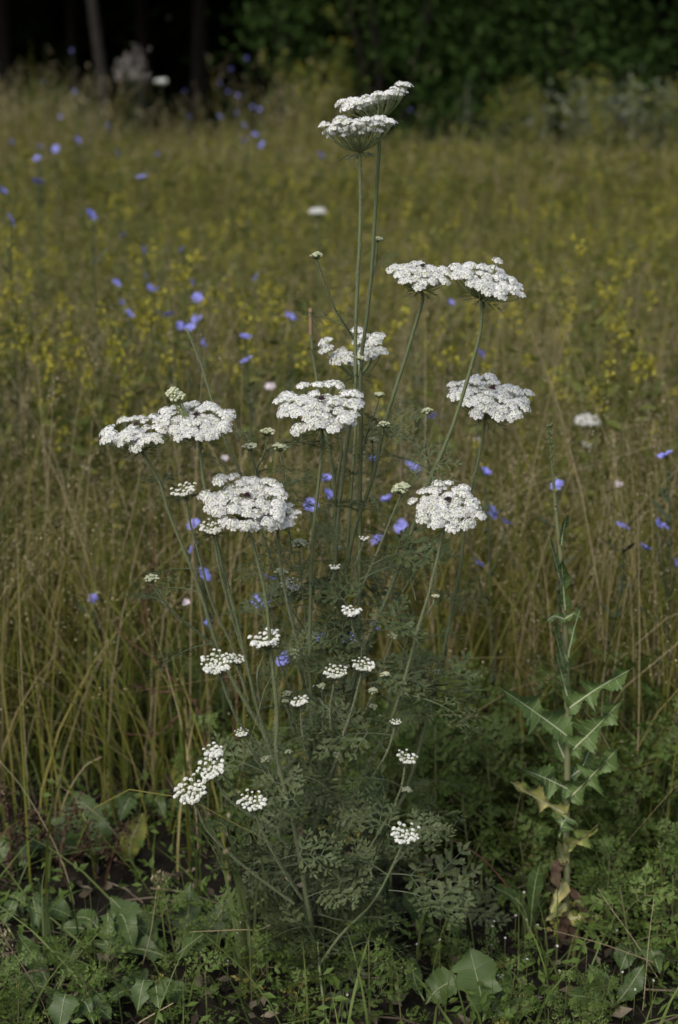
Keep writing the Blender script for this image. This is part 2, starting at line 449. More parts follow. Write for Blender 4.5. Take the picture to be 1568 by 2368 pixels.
# ------------------------------------------------------------------ meadow grass (nobody could count it)
def blades(mb, X, Y, Hh, W, lean, g, segs=5, mat=0):
    """vectorised grass blades: root x,y, height, half width, lean (m of sideways drift at the tip)"""
    K = len(X)
    t = np.linspace(0, 1, segs + 1)[None, :]
    a = g.uniform(0, 2 * PI, K)[:, None]
    d = lean[:, None] * t ** 2
    px = X[:, None] + np.cos(a) * d; py = Y[:, None] + np.sin(a) * d
    pz = Hh[:, None] * (t - .18 * (lean / np.maximum(Hh, .01))[:, None] * t ** 3) - .02
    f = g.uniform(0, 2 * PI, K)[:, None]
    w = W[:, None] * np.clip(1.05 - t ** 2.2, .06, 1)
    sx, sy = np.cos(f) * w, np.sin(f) * w
    V = np.stack([np.stack([px - sx, py - sy, pz], -1), np.stack([px + sx, py + sy, pz], -1)], 2).reshape(K, -1, 3)
    n = (segs + 1) * 2
    i = np.arange(segs)[:, None] * 2
    F = np.concatenate([i, i + 1, i + 3, i + 2], 1)
    mb.add(V.reshape(-1, 3), (F[None] + (np.arange(K) * n)[:, None, None]).reshape(-1, 4), mat)
    return np.stack([px[:, -1], py[:, -1], pz[:, -1]], -1), np.stack([px[:, -1] - px[:, -2], py[:, -1] - py[:, -2], pz[:, -1] - pz[:, -2]], -1)

def wedge(n, y0, y1, g, margin=.9, p=1.0):
    y = y0 + (y1 - y0) * g.uniform(0, 1, n) ** p
    return g.uniform(-1, 1, n) * (.235 * y + margin), y

def seed_heads(mb, tip, direc, g, L, per, size, open_=.02, mat=0):
    """small spikelets gathered along the top of each stalk"""
    K = len(tip); D = nrm(direc)
    t = g.uniform(0, 1, (K, per, 1))
    C = tip[:, None] - D[:, None] * t * L[:, None, None] + g.normal(0, 1, (K, per, 3)) * (open_ * np.sqrt(t) + .0012)
    C = C.reshape(-1, 3)
    base = np.array([[0, 0, 0], [.5, .22, .05], [1, 0, 0], [.5, -.22, .05]])
    Z = nrm(g.normal(0, 1, (len(C), 3)))
    X = nrm(np.repeat(D, per, 0) + g.normal(0, .35, (len(C), 3)))
    Z = nrm(np.cross(X, Z)); Yv = np.cross(Z, X)
    R = np.stack([X, Yv, Z], -1) * (size * g.uniform(.6, 1.3, len(C)))[:, None, None]
    mb.scatter(base, np.array([[0, 1, 2, 3]]), R, C, mat)

g = np.random.default_rng(11)
def grass_field(name, n, y0, y1, hm, w, mat, label, p=1.0, margin=.9, head=0.0, head_mat='panicle', xfun=None, lean=.35, hd=(.09, 14, .0055, .010)):
    X, Y = wedge(n, y0, y1, g, margin, p)
    if xfun is not None:
        k = xfun(X, Y); X, Y = X[k], Y[k]
    H = hm * np.clip(g.normal(1, .24, len(X)), .45, 1.6)
    mb = MB()
    tip, d = blades(mb, X, Y, H, w * g.uniform(.6, 1.4, len(X)), H * np.abs(g.normal(0, lean, len(X))), g)
    if head:
        k = g.uniform(0, 1, len(X)) < head
        k &= H > hm * .85
        seed_heads(mb, tip[k], d[k], g, hd[0] * g.uniform(.6, 1.4, k.sum()), hd[1], hd[2], hd[3], 1)
    return tag(ob(name, mb.mesh(name, [M[mat], M[head_mat]], False)), label, 'grass', kind='stuff')
def ok_near(X, Y):      # the grass edge: nearer on the right-hand side, open weedy soil round the plant
    return Y > 2.24 - .20 * np.clip((np.abs(X) - .12) / .45, 0, 1) + .08 * np.sin(X * 9) + g.normal(0, .17, len(X))
grass_field('meadow_grass', 22000, 1.75, 4.2, .39, .0017, 'grass', 'olive and straw coloured meadow grass behind the flowering plant', 1, .7, .5, xfun=ok_near, lean=.62, hd=(.10, 16, .0050, .014))
grass_field('stalk_grass', 2700, 1.8, 4.4, .52, .0011, 'dry_stalk', 'thin dry straw stalks with brown panicles standing in the meadow', 1, .7, 1.0, xfun=ok_near, lean=.5, hd=(.12, 26, .005, .016))
grass_field('middle_grass', 28000, 4.0, 8.5, .38, .0030, 'grass', 'yellowish meadow grass in the middle of the field', 1, 1.5, .42, xfun=None, lean=.55, hd=(.12, 10, .009, .014))
M['far_grass'] = plant_mat('far_grass', [(.060, .082, .012), (.092, .110, .016), (.126, .132, .022), (.168, .150, .032), (.23, .19, .075)], 0.3, .6, .2, 1.0, 0)
grass_field('far_grass', 38000, 8.2, 14.6, .46, .0062, 'far_grass', 'soft greenish grass at the far end of the meadow', 1, 2.6, .4, xfun=lambda X, Y: (X < -.2) | (Y < 12.3 + .5 * np.sin(X * 2.3) + g.normal(0, .25, len(X))), hd=(.14, 8, .018, .02))
def patchy(X, Y):       # taller growth in drifts towards the wood
    return ((np.sin(X * 1.9 + 1) + np.sin(X * 3.7 + Y * 1.3) + np.sin(Y * 2.1 - X)) > .1) & ((X < -.1) | ((Y < 12.2) & (g.uniform(0, 1, len(X)) < .25)))
grass_field('tall_far_grass', 7000, 10.6, 14.6, .80, .0055, 'far_grass', 'taller ragged herbs and grass drifting up to the wood edge', 1, 1.4, .6, xfun=patchy, lean=.45, hd=(.22, 12, .022, .03))
def ok_low(X, Y):
    return np.abs(X - 0.0) > .0
grass_field('short_grass', 1000, 1.35, 2.6, .13, .0016, 'grass_green', 'short green grass blades scattered over the bare soil', 1, .35, 0, lean=.7)

# small leafy growth between the blades, and creeping leaves over the soil
def leafy(name, n, y0, y1, z0, z1, size, mat, label, p=1.0, margin=.9, cl=14):
    X, Y = wedge(n // cl, y0, y1, g, margin, p)
    Cc = np.stack([X, Y, z0 + (z1 - z0) * g.uniform(0, 1, len(X)) ** .7], -1)
    C = (Cc[:, None] + g.normal(0, 1, (len(X), cl, 3)) * np.array([.02, .02, .05 if z1 > .2 else .012])).reshape(-1, 3); C[:, 2] = np.maximum(C[:, 2], .004)
    mb = MB(); leaf_quads(mb, C, size, g, 0, .35 if z1 > .2 else 1.1, 1.7)
    return tag(ob(name, mb.mesh(name, M[mat], False)), label, 'undergrowth', kind='stuff')
M['leafy'] = plant_mat('leafy_growth', [(.056, .071, .010), (.088, .100, .014), (.126, .128, .021), (.180, .158, .038)], 0.3, .6, .2, 1.0, 0)
leafy('near_undergrowth', 9000, 2.3, 4.2, .03, .36, .012, 'leafy', 'small olive leaves growing between the nearer grass blades')
leafy('middle_undergrowth', 36000, 3.6, 8.5, .08, .46, .014, 'leafy', 'small olive leaves growing between the middle meadow grasses')
leafy('far_undergrowth', 30000, 8, 12.8, .1, .52, .026, 'leafy', 'olive leafy growth between the far meadow grasses', 1, 1.4)
leafy('creeping_undergrowth', 3600, 1.38, 2.5, .004, .05, .010, 'weed', 'tiny creeping green leaves over the dark soil', 1, .35, 10)

# litter on the soil
mb = MB(); n = 2600
C = np.stack([g.uniform(-1.1, 1.1, n), g.uniform(1.3, 2.6, n), g.uniform(0, .02, n)], -1)
leaf_quads(mb, C, .016, g, 0, 2.2, 1.5)
X = np.stack([g.uniform(-1.1, 1.1, 900), g.uniform(1.3, 2.6, 900), g.uniform(.002, .03, 900)], -1)
for i in range(900):
    a = g.uniform(0, 2 * PI); d = np.array([math.cos(a), math.sin(a), g.normal(0, .12)]) * g.uniform(.02, .12)
    ribbon(mb, np.stack([X[i], X[i] + d * .5 + [0, 0, .006], X[i] + d]), .0011, np.array([-d[1], d[0], .3]))
tag(ob('dry_litter', mb.mesh('dry_litter', M['litter'], False)), 'brown dead leaf scraps and straw lying on the dark soil', 'litter', kind='stuff')

# ------------------------------------------------------------------ yellow flowering meadow plants
yel = []
for s in range(6):
    g2 = np.random.default_rng(200 + s); ms = MB(); mf = MB()
    for k in range(g2.integers(2, 4)):
        a = g2.uniform(0, 2 * PI); sp = g2.uniform(.04, .30); h = g2.uniform(.48, .66)
        q = np.outer(np.linspace(0, 1, 5) ** 1.5, [math.cos(a) * sp, math.sin(a) * sp, 0]) + np.outer(np.linspace(0, 1, 5), [0, 0, h])
        tube(ms, q, np.linspace(.0022, .001, 5), 5)
        for b in range(g2.integers(1, 3)):
            p0 = q[-1] - [0, 0, g2.uniform(.0, .16)]; an = g2.uniform(0, 2 * PI); L = g2.uniform(.05, .1)
            p1 = p0 + np.array([math.cos(an) * L * .4, math.sin(an) * L * .4, L])
            tube(ms, np.stack([p0, p1]), .0009, 4)
            t = g2.uniform(.35, 1, (22, 1)); leaf_quads(mf, p0 * (1 - t) + p1 * t + g2.normal(0, .0045, (22, 3)), .0085, g2, 0, .4, 1.2)
        t = g2.uniform(.1, .9, (26, 1)); leaf_quads(ms, np.outer(t[:, 0], [0, 0, 0]) + np.stack([np.interp(t[:, 0], np.linspace(0, 1, 5), q[:, c]) for c in range(3)], -1) + g2.normal(0, .01, (26, 3)), .02, g2, 0, .3, 1.8)
    yel.append((ms.mesh('stem', M['yellow_stem'], False), mf.mesh('flower_spike', M['yellow'], False)))
g = np.random.default_rng(77)
def yellow_plant(x, y, s, label, group):
    t = thing('yellow_meadow_plant', label, 'wildflower', (x, y, -.01), group, eul(g.uniform(0, 6.28)), s)
    a, b = yel[g.integers(0, 6)]
    ob('stem', a, t); tag(ob('flower_spike', b, t), kind='stuff')
n = 0
while n < 292:
    y = 1 / g.uniform(1 / 12.5, 1 / 2.7) if n < 230 else g.uniform(6, 13.5)
    x = g.uniform(-1, 1) * (.235 * y + .3)
    if y > 9 and x < -.8 and g.uniform() < .6: continue
    yellow_plant(x, y, g.uniform(.82, 1.1), 'small yellow flowering plant among the blurred meadow grass', 'yellow flowering plants of the meadow'); n += 1
tall = []
for s_ in range(4):
    g2 = np.random.default_rng(240 + s_); ms = MB(); mf = MB()
    for k in range(3):
        a = g2.uniform(0, 2 * PI); sp = g2.uniform(.1, .38); h = g2.uniform(.6, 1.0)
        q = np.outer(np.linspace(0, 1, 8) ** 1.5, [math.cos(a) * sp, math.sin(a) * sp, 0]) + np.outer(np.linspace(0, 1, 8), [0, 0, h])
        tube(ms, q, np.linspace(.005, .0015, 8), 5)
        for b in range(13):
            t0 = g2.uniform(.5, 1) ** .7 * 6.99; p0 = q[int(t0)] + (q[int(t0) + 1] - q[int(t0)]) * (t0 % 1); an = g2.uniform(0, 2 * PI); L = g2.uniform(.06, .16)
            p1 = p0 + np.array([math.cos(an) * L * .6, math.sin(an) * L * .6, L * .8]); tube(ms, np.stack([p0, p1]), .0012, 4)
            t = g2.uniform(0, 1, (5, 1)); leaf_quads(ms, p0 * (1 - t) + p1 * t + g2.normal(0, .012, (5, 3)), .018, g2, 0, .3, 1.6)
            if g2.uniform() < .55: leaf_quads(mf, p1 + g2.normal(0, .012, (7, 3)), .013, g2, 0, .3, 1.2)
    tall.append((ms.mesh('stem', M['yellow_stem'], False), mf.mesh('flower_spike', M['yellow'], False)))
def tall_plant(x, y, s, label, group):
    t = thing('tall_yellow_plant', label, 'wildflower', (x, y, -.01), group, eul(g.uniform(0, 6.28)), s)
    a, b = tall[g.integers(0, 4)]
    ob('stem', a, t); tag(ob('flower_spike', b, t), kind='stuff')
for k in range(22):
    x, y = g.uniform(.9, 3.2), g.uniform(12.0, 13.9)
    tall_plant(x, y, g.uniform(.8, 1.15), 'tall yellow flowering plant against the dark shrub', 'tall yellow plants before the dark shrubs')
for k in range(3):
    tall_plant(-.22 + .13 * k, 12.6 + .2 * k, 1.3 + .25 * (k % 2), 'very tall yellow spike rising before the dark shrub behind topmost umbels', 'very tall yellow spikes')

# ------------------------------------------------------------------ chicory
g = np.random.default_rng(41)
def petal_mesh():
    mb = MB()
    t = np.array([0, .2, .5, .8, 1.0]); w = np.array([.10, .17, .21, .22, .16])
    V = []; F = []
    for i, (a, b) in enumerate(zip(t, w)):
        z = .10 * math.sin(a * PI) - .05 * a
        V += [[a, -b, z + .03], [a, -b * .33, z], [a, b * .33, z], [a, b, z + .03]]
    for i in range(4):
        for j in range(3): F.append([i * 4 + j, i * 4 + j + 1, i * 4 + j + 5, i * 4 + j + 4])
    b = 20
    V += [[1.09, -.12, -.05], [1.10, 0, -.05], [1.09, .12, -.05]]
    mb.add(V, F); mb.n -= 0
    mb.add([V[16], V[17], V[20], V[17], V[18], V[21], V[18], V[19], V[22]], [[0, 1, 2], [3, 4, 5], [6, 7, 8]])
    return mb
PET = petal_mesh(); PETV = np.concatenate(PET.v)
pet_me = PET.mesh('petal', M['chic_petal'])
def flower_core():
    mb = MB()
    z = np.array([-.55, -.4, -.1, .0]); r = np.array([.06, .14, .15, .12])
    tube(mb, np.stack([0 * z, 0 * z, z], -1), r, 8, 0)
    v, f = ico()
    K = 14; C = np.stack([.09 * np.cos(np.arange(K) * 2.4) * np.sqrt(np.arange(K) / K), .09 * np.sin(np.arange(K) * 2.4) * np.sqrt(np.arange(K) / K), np.full(K, .12)], -1)
    mb.scatter(v, f, np.repeat(np.diag([.02, .02, .11])[None], K, 0), C, 1)
    return mb
core_me = flower_core().mesh('flower', [M['chic_stem'], M['chic_eye']])
def petal_set(cup, g, n=16):
    out = []
    for k in range(n):
        a = 2 * PI * k / n + g.normal(0, .07)
        out.append((eul(a, cup + g.normal(0, .13), g.normal(0, .2)), np.array([math.cos(a), math.sin(a), 0]) * .09))
    return out
joined_flowers = []
for s in range(4):
    mb = MB(); q = flower_core()
    mb.v, mb.n, mb.li, mb.lt, mb.mi = q.v, q.n, q.li, q.lt, q.mi
    pf = np.concatenate(PET.li)
    for R, c in petal_set([.1, .35, .7, .25][s], g):
        base = mb.n
        for vv, lt, li in zip(PET.v, PET.lt, PET.li): pass
        V = PETV @ R.T + c
        mb.v.append(V); mb.n += len(V)
        mb.li.append(pf + base); mb.lt.append(np.concatenate(PET.lt)); mb.mi.append(np.full(len(np.concatenate(PET.lt)), 2))
    joined_flowers.append(mb.mesh('flower', [M['chic_stem'], M['chic_eye'], M['chic_petal']]))

def chicory(flowers, root_u, near, label, group=None, s=.0105):
    """flowers: [(u, v, Y)]; the stem grows from the ground below and branches to each of them"""
    P = [at(u, v, Y) for u, v, Y in flowers]
    Y0 = float(np.mean([f[2] for f in flowers])); x0 = float(np.mean([p[0] for p in P])) + root_u
    root = np.array([x0, Y0, -.01]); t = thing('chicory_plant', label, 'wildflower', root, group)
    ms = MB(); top = max(P, key=lambda p: p[2])
    main = spline([[0, 0, 0], (top - root) * [.3, .5, .45] + [g.normal(0, .01), 0, 0], (top - root) * [.75, .8, .8], top - root - [0, 0, .008]], 14)
    tube(ms, main, np.linspace(.0027, .0011, 14), 6)
    for p in P:
        q = p - root
        if p is not top:
            i = int(np.clip(np.searchsorted(main[:, 2], q[2] * .72), 2, 11))
            br = spline([main[i], main[i] * .45 + q * .55 + [0, 0, -.02], q - [0, 0, .008]], 8)
            tube(ms, br, np.linspace(.0016, .001, 8), 5)
        face = nrm(np.array([g.normal(0, .7), g.uniform(-.7, .4), g.uniform(.35, 1.0)]))
        R = rot_from(face); sc = s * g.uniform(.88, 1.1)
        if near:
            f = ob('flower', core_me, t, q, R, sc)
            for Rp, c in petal_set(g.choice([.2, .45, .8]), g, 15): ob('petal', pet_me, f, c, Rp)
        else:
            ob('flower', joined_flowers[g.integers(0, 4)], t, q, R, sc)
    # small bud clusters and bract leaves along the stem
    v, f = ico()
    K = 9 if near else 5; idx = g.integers(4, 13, K)
    C = main[idx] + g.normal(0, .003, (K, 3))
    ms.scatter(v, f, np.repeat(np.diag([.003, .003, .006])[None], K, 0), C)
    for i in g.integers(1, 12, 6 if near else 3):
        a = g.uniform(0, 2 * PI); L = g.uniform(.02, .06)
        ribbon(ms, main[i] + np.outer([0, .4, .8, 1], [math.cos(a) * L, math.sin(a) * L, L * .6]), np.array([.002, .005, .003, .0005]), [-math.sin(a), math.cos(a), 0])
    ob('stem', ms.mesh('stem', M['chic_stem']), t)
near_sets = [
    ([(446, 1265, 2.08), (449, 1215, 2.12), (472, 1328, 2.05), (472, 1440, 2.05)], .03, 'blue chicory with four flowers behind the bristly stems of the double umbel'),
    ([(215, 1388, 2.25)], .02, 'single blue chicory flower alone in the brown panicle grass'),
    ([(760, 1145, 2.2), (718, 1170, 2.2), (755, 1112, 2.25)], .02, 'blue chicory with three flowers below the central dark-eyed umbel'),
    ([(620, 1337, 2.1), (597, 1392, 2.1), (612, 1400, 2.08), (655, 1525, 2.02)], .03, 'blue chicory flowers below the biggest umbel among bristly stems'),
    ([(805, 1478, 2.05), (740, 1478, 2.05), (865, 1448, 2.1)], -.02, 'blue chicory with three low flowers around the main carrot stem'),
    ([(897, 1160, 2.35), (928, 1217, 2.35), (872, 1248, 2.35), (862, 1068, 2.4), (958, 1082, 2.4), (945, 1078, 2.42)], .02, 'pale blue chicory with several flowers beside the green bud umbel'),
    ([(1120, 1097, 2.2), (1103, 1303, 2.12), (1168, 1210, 2.2), (1138, 1185, 2.2)], .03, 'pale blue chicory with four flowers beside the ragged dark-eyed umbel'),
    ([(1003, 967, 2.7), (810, 985, 2.6)], -.05, 'pale blue chicory flower beside the small brown bud umbel'),
    ([(1290, 1125, 2.1)], .02, 'blue chicory flower directly behind the bud spike of the lettuce'),
    ([(1440, 1217, 2.12), (1490, 1270, 2.12)], .0, 'blue chicory with two flowers in the grass beyond the lettuce'),
    ([(1530, 1215, 2.12), (1540, 1055, 2.14), (1562, 1308, 2.1), (1518, 1212, 2.12)], .05, 'tall blue chicory with four flowers farther from lettuce in the grass'),
]
for fl, ru, lab in near_sets: chicory(fl, ru, True, lab)
def Yz(v, z):
    d = ray(784, v)
    return float(np.clip((CAM_H - z) / max(1e-3, -d[2] / d[1]), 2.5, 10.3))
mid = [[(285, 543)], [(333, 578), (337, 636)], [(420, 578), (445, 655)], [(270, 655), (278, 702)], [(352, 667), (366, 725)], [(457, 688), (455, 738)], [(300, 725)], [(390, 727), (430, 755), (415, 757)],
       [(465, 795)], [(570, 832), (568, 780)], [(592, 640)], [(672, 733)], [(1040, 703)], [(1108, 817)], [(440, 757)]]
for fl in mid:
    Yc = Yz(fl[0][1], .60)
    chicory([(u, v, Yc) for u, v in fl], g.uniform(-.03, .03), False, 'blue chicory blurred in the middle of the yellowish meadow', 'blue chicory in mid meadow', .0108)
far = [(168, 118), (172, 212), (138, 272), (250, 290), (130, 345), (270, 355), (88, 370), (328, 410), (25, 508), (210, 498), (427, 212), (437, 270), (508, 192), (535, 160), (567, 135), (548, 222), (508, 270),
       (525, 213), (585, 248), (600, 253), (642, 258), (545, 262), (565, 290), (565, 325), (740, 360), (947, 255), (4, 445), (25, 330), (92, 342), (100, 190), (590, 312), (605, 335), (362, 358), (180, 325), (88, 420)]
for u, v in far:
    Yc = Yz(v, .78) if v > 200 else 10.3
    chicory([(u, v, Yc)], g.uniform(-.03, .03), False, 'blue chicory flower dotting the far green end of the meadow', 'far blue chicory', .0145)

# ================================================================== the wild carrot
g = np.random.default_rng(3)
GOLD = PI * (3 - 5 ** .5)
# one floret: five notched petals
def floret_shape():
    V = []; F = []
    for k in range(5):
        a = 2 * PI * k / 5
        R = np.array([[math.cos(a), -math.sin(a), 0], [math.sin(a), math.cos(a), 0], [0, 0, 1]])
        q = np.array([[.08, 0, 0], [.62, -.36, .10], [.86, 0, .16], [.62, .36, .10]]) @ R.T
        F.append([len(V), len(V) + 1, len(V) + 2, len(V) + 3]); V += q.tolist()
    return np.array(V), np.array(F)
FLV, FLF = floret_shape()
def umbellet_mesh(seed, n=34, dome=.5, outer=1.5, dark=False):
    """a little dome of florets of radius 1, larger outward petals at the rim, pedicels beneath"""
    g = np.random.default_rng(seed); mb = MB()
    i = np.arange(n); r = np.sqrt((i + .5) / n) * 0.97; a = i * GOLD + g.uniform(0, 6)
    C = np.stack([r * np.cos(a), r * np.sin(a), dome * (1 - r ** 2)], -1) + g.normal(0, .045, (n, 3))
    Z = nrm(np.stack([np.cos(a) * r * 1.0, np.sin(a) * r * 1.0, np.full(n, .8)], -1) + g.normal(0, .24, (n, 3)))
    S = (.36 if dark else .19) * np.where(r > .8, outer, 1.0) * g.uniform(.85, 1.2, n)
    mb.scatter(FLV, FLF, rots_from(Z, g.uniform(0, 6, n)) * S[:, None, None], C, 2 if dark else 0)
    hub = np.array([0, 0, -.95])
    th = np.linspace(0, 2 * PI, 9)[:-1]
    dv = [[.0, .0, dome * .70]] + [[math.cos(q) * rr_, math.sin(q) * rr_, zz] for rr_, zz in ((.45, dome * .50), (.74, dome * .02 - .1)) for q in th]
    df = [[0, 1 + k, 1 + (k + 1) % 8] for k in range(8)]
    dm = 2 if dark else 3
    mb.add(dv, df, dm); mb.add(dv, [[1 + k, 9 + k, 9 + (k + 1) % 8, 1 + (k + 1) % 8] for k in range(8)], dm)
    base = np.stack([C * .93 + [0, 0, -.04]], 1)[:, 0]
    d = base - hub; side = nrm(np.cross(d, [.3, .2, 1])) * .022
    V = np.stack([np.repeat(hub[None], n, 0) - side * .6, np.repeat(hub[None], n, 0) + side * .6, base + side, base - side], 1).reshape(-1, 3)
    mb.add(V, np.arange(4 * n).reshape(-1, 4), 1)
    return mb.mesh('umbellet', [M['petal'], M['petal_base'], M['dark_floret'], M['pale_base']], False)
UMB = [umbellet_mesh(300 + k, int(g.integers(32, 42)), g.uniform(.42, .62), g.uniform(1.35, 1.9)) for k in range(8)]
DARK = umbellet_mesh(350, 10, .6, 1.0, True)
def knob_mesh(seed, n, mat, loose, pet=0):
    """unopened umbellet: a tight knob of round buds"""
    g = np.random.default_rng(seed); mb = MB(); v, f = ico()
    i = np.arange(n); r = np.sqrt((i + .5) / n); a = i * GOLD
    C = np.stack([r * np.cos(a), r * np.sin(a), loose * (1 - r ** 2)], -1) * .8
    S = g.uniform(.24, .34, n)
    mb.scatter(v, f, np.einsum('k,ij->kij', S, np.eye(3)), C, 0)
    for c in C: tube(mb, np.stack([[0, 0, -1.0], c]), .035, 3, 1, False)
    if pet:
        k = g.choice(n, pet, False); Z = nrm(np.stack([C[k, 0], C[k, 1], np.full(pet, .7)], -1))
        mb.scatter(FLV, FLF, rots_from(Z, g.uniform(0, 6, pet)) * .42, C[k] + Z * .25, 2)
    return mb.mesh('bud_umbellet', [M[mat], M['ray'], M['petal']])
KNOB_G = [knob_mesh(400 + k, 11, 'bud_green', .7) for k in range(4)]
KNOB_W = [knob_mesh(410 + k, 12, 'bud_white', .8, 5) for k in range(4)]
KNOB_P = [knob_mesh(420 + k, 14, 'bud_white', .8, 9) for k in range(4)]

carrot_root = np.array([(705 - 784) / 1184 * TH * 1.85, 1.66, -.01])
carrot = thing('wild_carrot_plant', 'tall wild carrot with bristly stems, lacy white umbels and ferny grey-green leaves', 'wildflower', carrot_root)

def bract_ring(mb, hub, ax, L, n, g, droop, mat=1):
    """thread-like forked bracts below an umbel"""
    R = rot_from(ax)
    for k in range(n):
        a = 2 * PI * k / n + g.normal(0, .15)
        out = R @ np.array([math.cos(a), math.sin(a), 0]); l = L * g.uniform(.7, 1.2)
        t = np.linspace(0, 1, 5)[:, None]
        q = hub + out * (t * l * (.9 if droop > -.3 else .65)) + R[:, 2] * (-droop * l * t ** 1.6 * .8) + g.normal(0, .03 * l, 3) * t
        ribbon(mb, q, np.array([.0007, .0006, .0005, .0004, .0002]), R @ np.array([-math.sin(a), math.cos(a), 0]), mat)
        for b in (2, 3):
            for s in (-1, 1):
                d = nrm(q[b] - q[b - 1]) + R @ np.array([-math.sin(a), math.cos(a), 0]) * s * .7
                ribbon(mb, np.stack([q[b], q[b] + nrm(d) * l * .16, q[b] + nrm(d) * l * .34]), np.array([.0005, .0004, .0002]), np.cross(d, out), mat)

def umbel_axis(tilt, roll):
    """upright axis leaned towards the lens side by tilt and turned about the view line by roll (degrees)"""
    a, r = math.radians(tilt), math.radians(roll)
    a = a * .86 - math.radians(1.5)
    z = np.array([0, -math.sin(a), math.cos(a)])
    return np.array([z[0] * math.cos(r) - z[2] * math.sin(r), z[1], z[0] * math.sin(r) + z[2] * math.cos(r)])

def open_umbel(u, v, w, Y, tilt, roll, n=34, dark=1, loose=0.0, hubdrop=.5, curve=-.08, extra=(), seed=0, bracts=9, drop=()):
    """flat white umbel centred on pixel u,v with apparent width w; returns its hub (where the stalk joins)"""
    g = np.random.default_rng(900 + seed); loose = loose + .2; curve = curve - .05; n = int(n * 1.3)
    c = at(u, v, Y); Rm = w / 2 / metre(c); ax = umbel_axis(tilt, roll); B = rot_from(ax)
    hub = c - ax * Rm * hubdrop
    mb = MB()
    us = Rm * .97 / math.sqrt(n)
    Rin = Rm - us * .95
    i = np.arange(n); r = ((i + .5) / n) ** (.5 - .08 * loose); a = i * GOLD + g.uniform(0, 6)
    r = r + g.normal(0, .025 + .05 * loose, n) * (r > .3)
    r = np.where((r > .72), r * (1 + loose * g.uniform(-.25, .3, n)), r)
    pos = np.stack([r * np.cos(a) * Rin, r * np.sin(a) * Rin, curve * Rm * -1 * (r ** 2) + g.normal(0, .045 + .04 * loose, n) * Rm], -1)
    um = ob('umbel', None, carrot)  # replaced below
    place(um, hub - carrot_root)
    for k in range(n):
        if k in drop: continue
        p = B @ pos[k] + c - hub
        out = B @ np.array([math.cos(a[k]), math.sin(a[k]), 0])
        zdir = nrm(ax + out * (.30 * r[k]) + g.normal(0, .10, 3))
        s = us * g.uniform(.88, 1.18) * (1.06 if r[k] > .75 else 1.0)
        R = rot_from(zdir, g.normal(0, 1, 3))
        ob('umbellet', UMB[g.integers(0, 8)], um, p, R, s)
        e = p - zdir * s * .9
        q = spline([[0, 0, 0], e * .5 + out * r[k] * Rm * .08 - ax * Rm * .05, e], 5)
        tube(mb, q, np.linspace(.0009, .0006, 5), 4, 0, False)
    for k in range(dark):
        p = c - hub + ax * (us * 1.3) + B @ np.array([g.normal(0, .05), g.normal(0, .05), 0]) * Rm * (0 if k == 0 else 3)
        ob('dark_floret', DARK, um, p, B, Rm * .10)
    for (eu, ev, ek) in extra:      # an umbellet standing off the disc
        p = at(eu, ev, Y) - hub
        ob('umbellet', UMB[ek % 8] if ek < 50 else KNOB_G[ek % 4], um, p, rot_from(nrm(ax + nrm(p) * .4)), us * 1.05)
        q = spline([[0, 0, 0], p * .55 - ax * .004, p - ax * us * .9], 6)
        tube(mb, q, .0008, 4, 0, False)
    if bracts: bract_ring(mb, np.zeros(3), ax, Rm * .55, bracts, g, .35)
    me = mb.mesh('umbel', [M['ray'], M['bract']], False)
    um2 = bpy.data.objects.new('umbel', me); col.objects.link(um2); um2.parent = carrot; um2.matrix_basis = um.matrix_basis.copy()
    for ch in [o for o in col.objects if o.parent is um]: ch.parent = um2
    bpy.data.objects.remove(um); um2.name = 'umbel'
    return hub, ax

def bud_umbel(u, v, w, Y, tilt, roll, kind='g', n=22, cup=.75, seed=0, bracts=8, bl=.9):
    """cup-shaped young umbel: rays rise from the hub and end in knobs"""
    g = np.random.default_rng(1500 + seed)
    c = at(u, v, Y); Rm = w / 2 / metre(c); ax = umbel_axis(tilt, roll); B = rot_from(ax)
    hub = c - ax * Rm * .75
    mb = MB(); kids = []
    knobs = {'g': KNOB_G, 'w': KNOB_W, 'p': KNOB_P}[kind]
    ks = Rm * {'g': 1.12, 'w': .80, 'p': .95}[kind] / math.sqrt(n)
    for k in range(n):
        r = math.sqrt((k + .5) / n) + g.normal(0, .03); a = k * GOLD
        p = B @ (np.array([r * math.cos(a) * .92, r * math.sin(a) * .92, (.55 + cup * (r ** 2 - .5) * .9 if kind != 'g' else .42 + .42 * math.sqrt(max(0, 1 - min(r, 1) ** 2))) + g.normal(0, .06)]) * Rm)
        out = B @ np.array([math.cos(a), math.sin(a), 0])
        zd = nrm(ax + out * r * (.55 - .5 * cup) + g.normal(0, .12, 3))
        kids.append((knobs[g.integers(0, 4)], p, rot_from(zd, g.normal(0, 1, 3)), ks * g.uniform(.65, 1.3)))
        q = spline([[0, 0, 0], p * .5 + out * r * Rm * .12, p - zd * ks * .9], 5)
        tube(mb, q, .00055, 4, 0, False)
    bract_ring(mb, np.zeros(3), ax, Rm * bl, bracts, g, -.45 if kind == 'g' else -.1)
    um = ob('young_umbel', mb.mesh('young_umbel', [M['ray'], M['bract']], False), carrot, hub - carrot_root)
    for me, p, R, s in kids: ob('bud_umbellet', me, um, p, R, s)
    return hub, ax

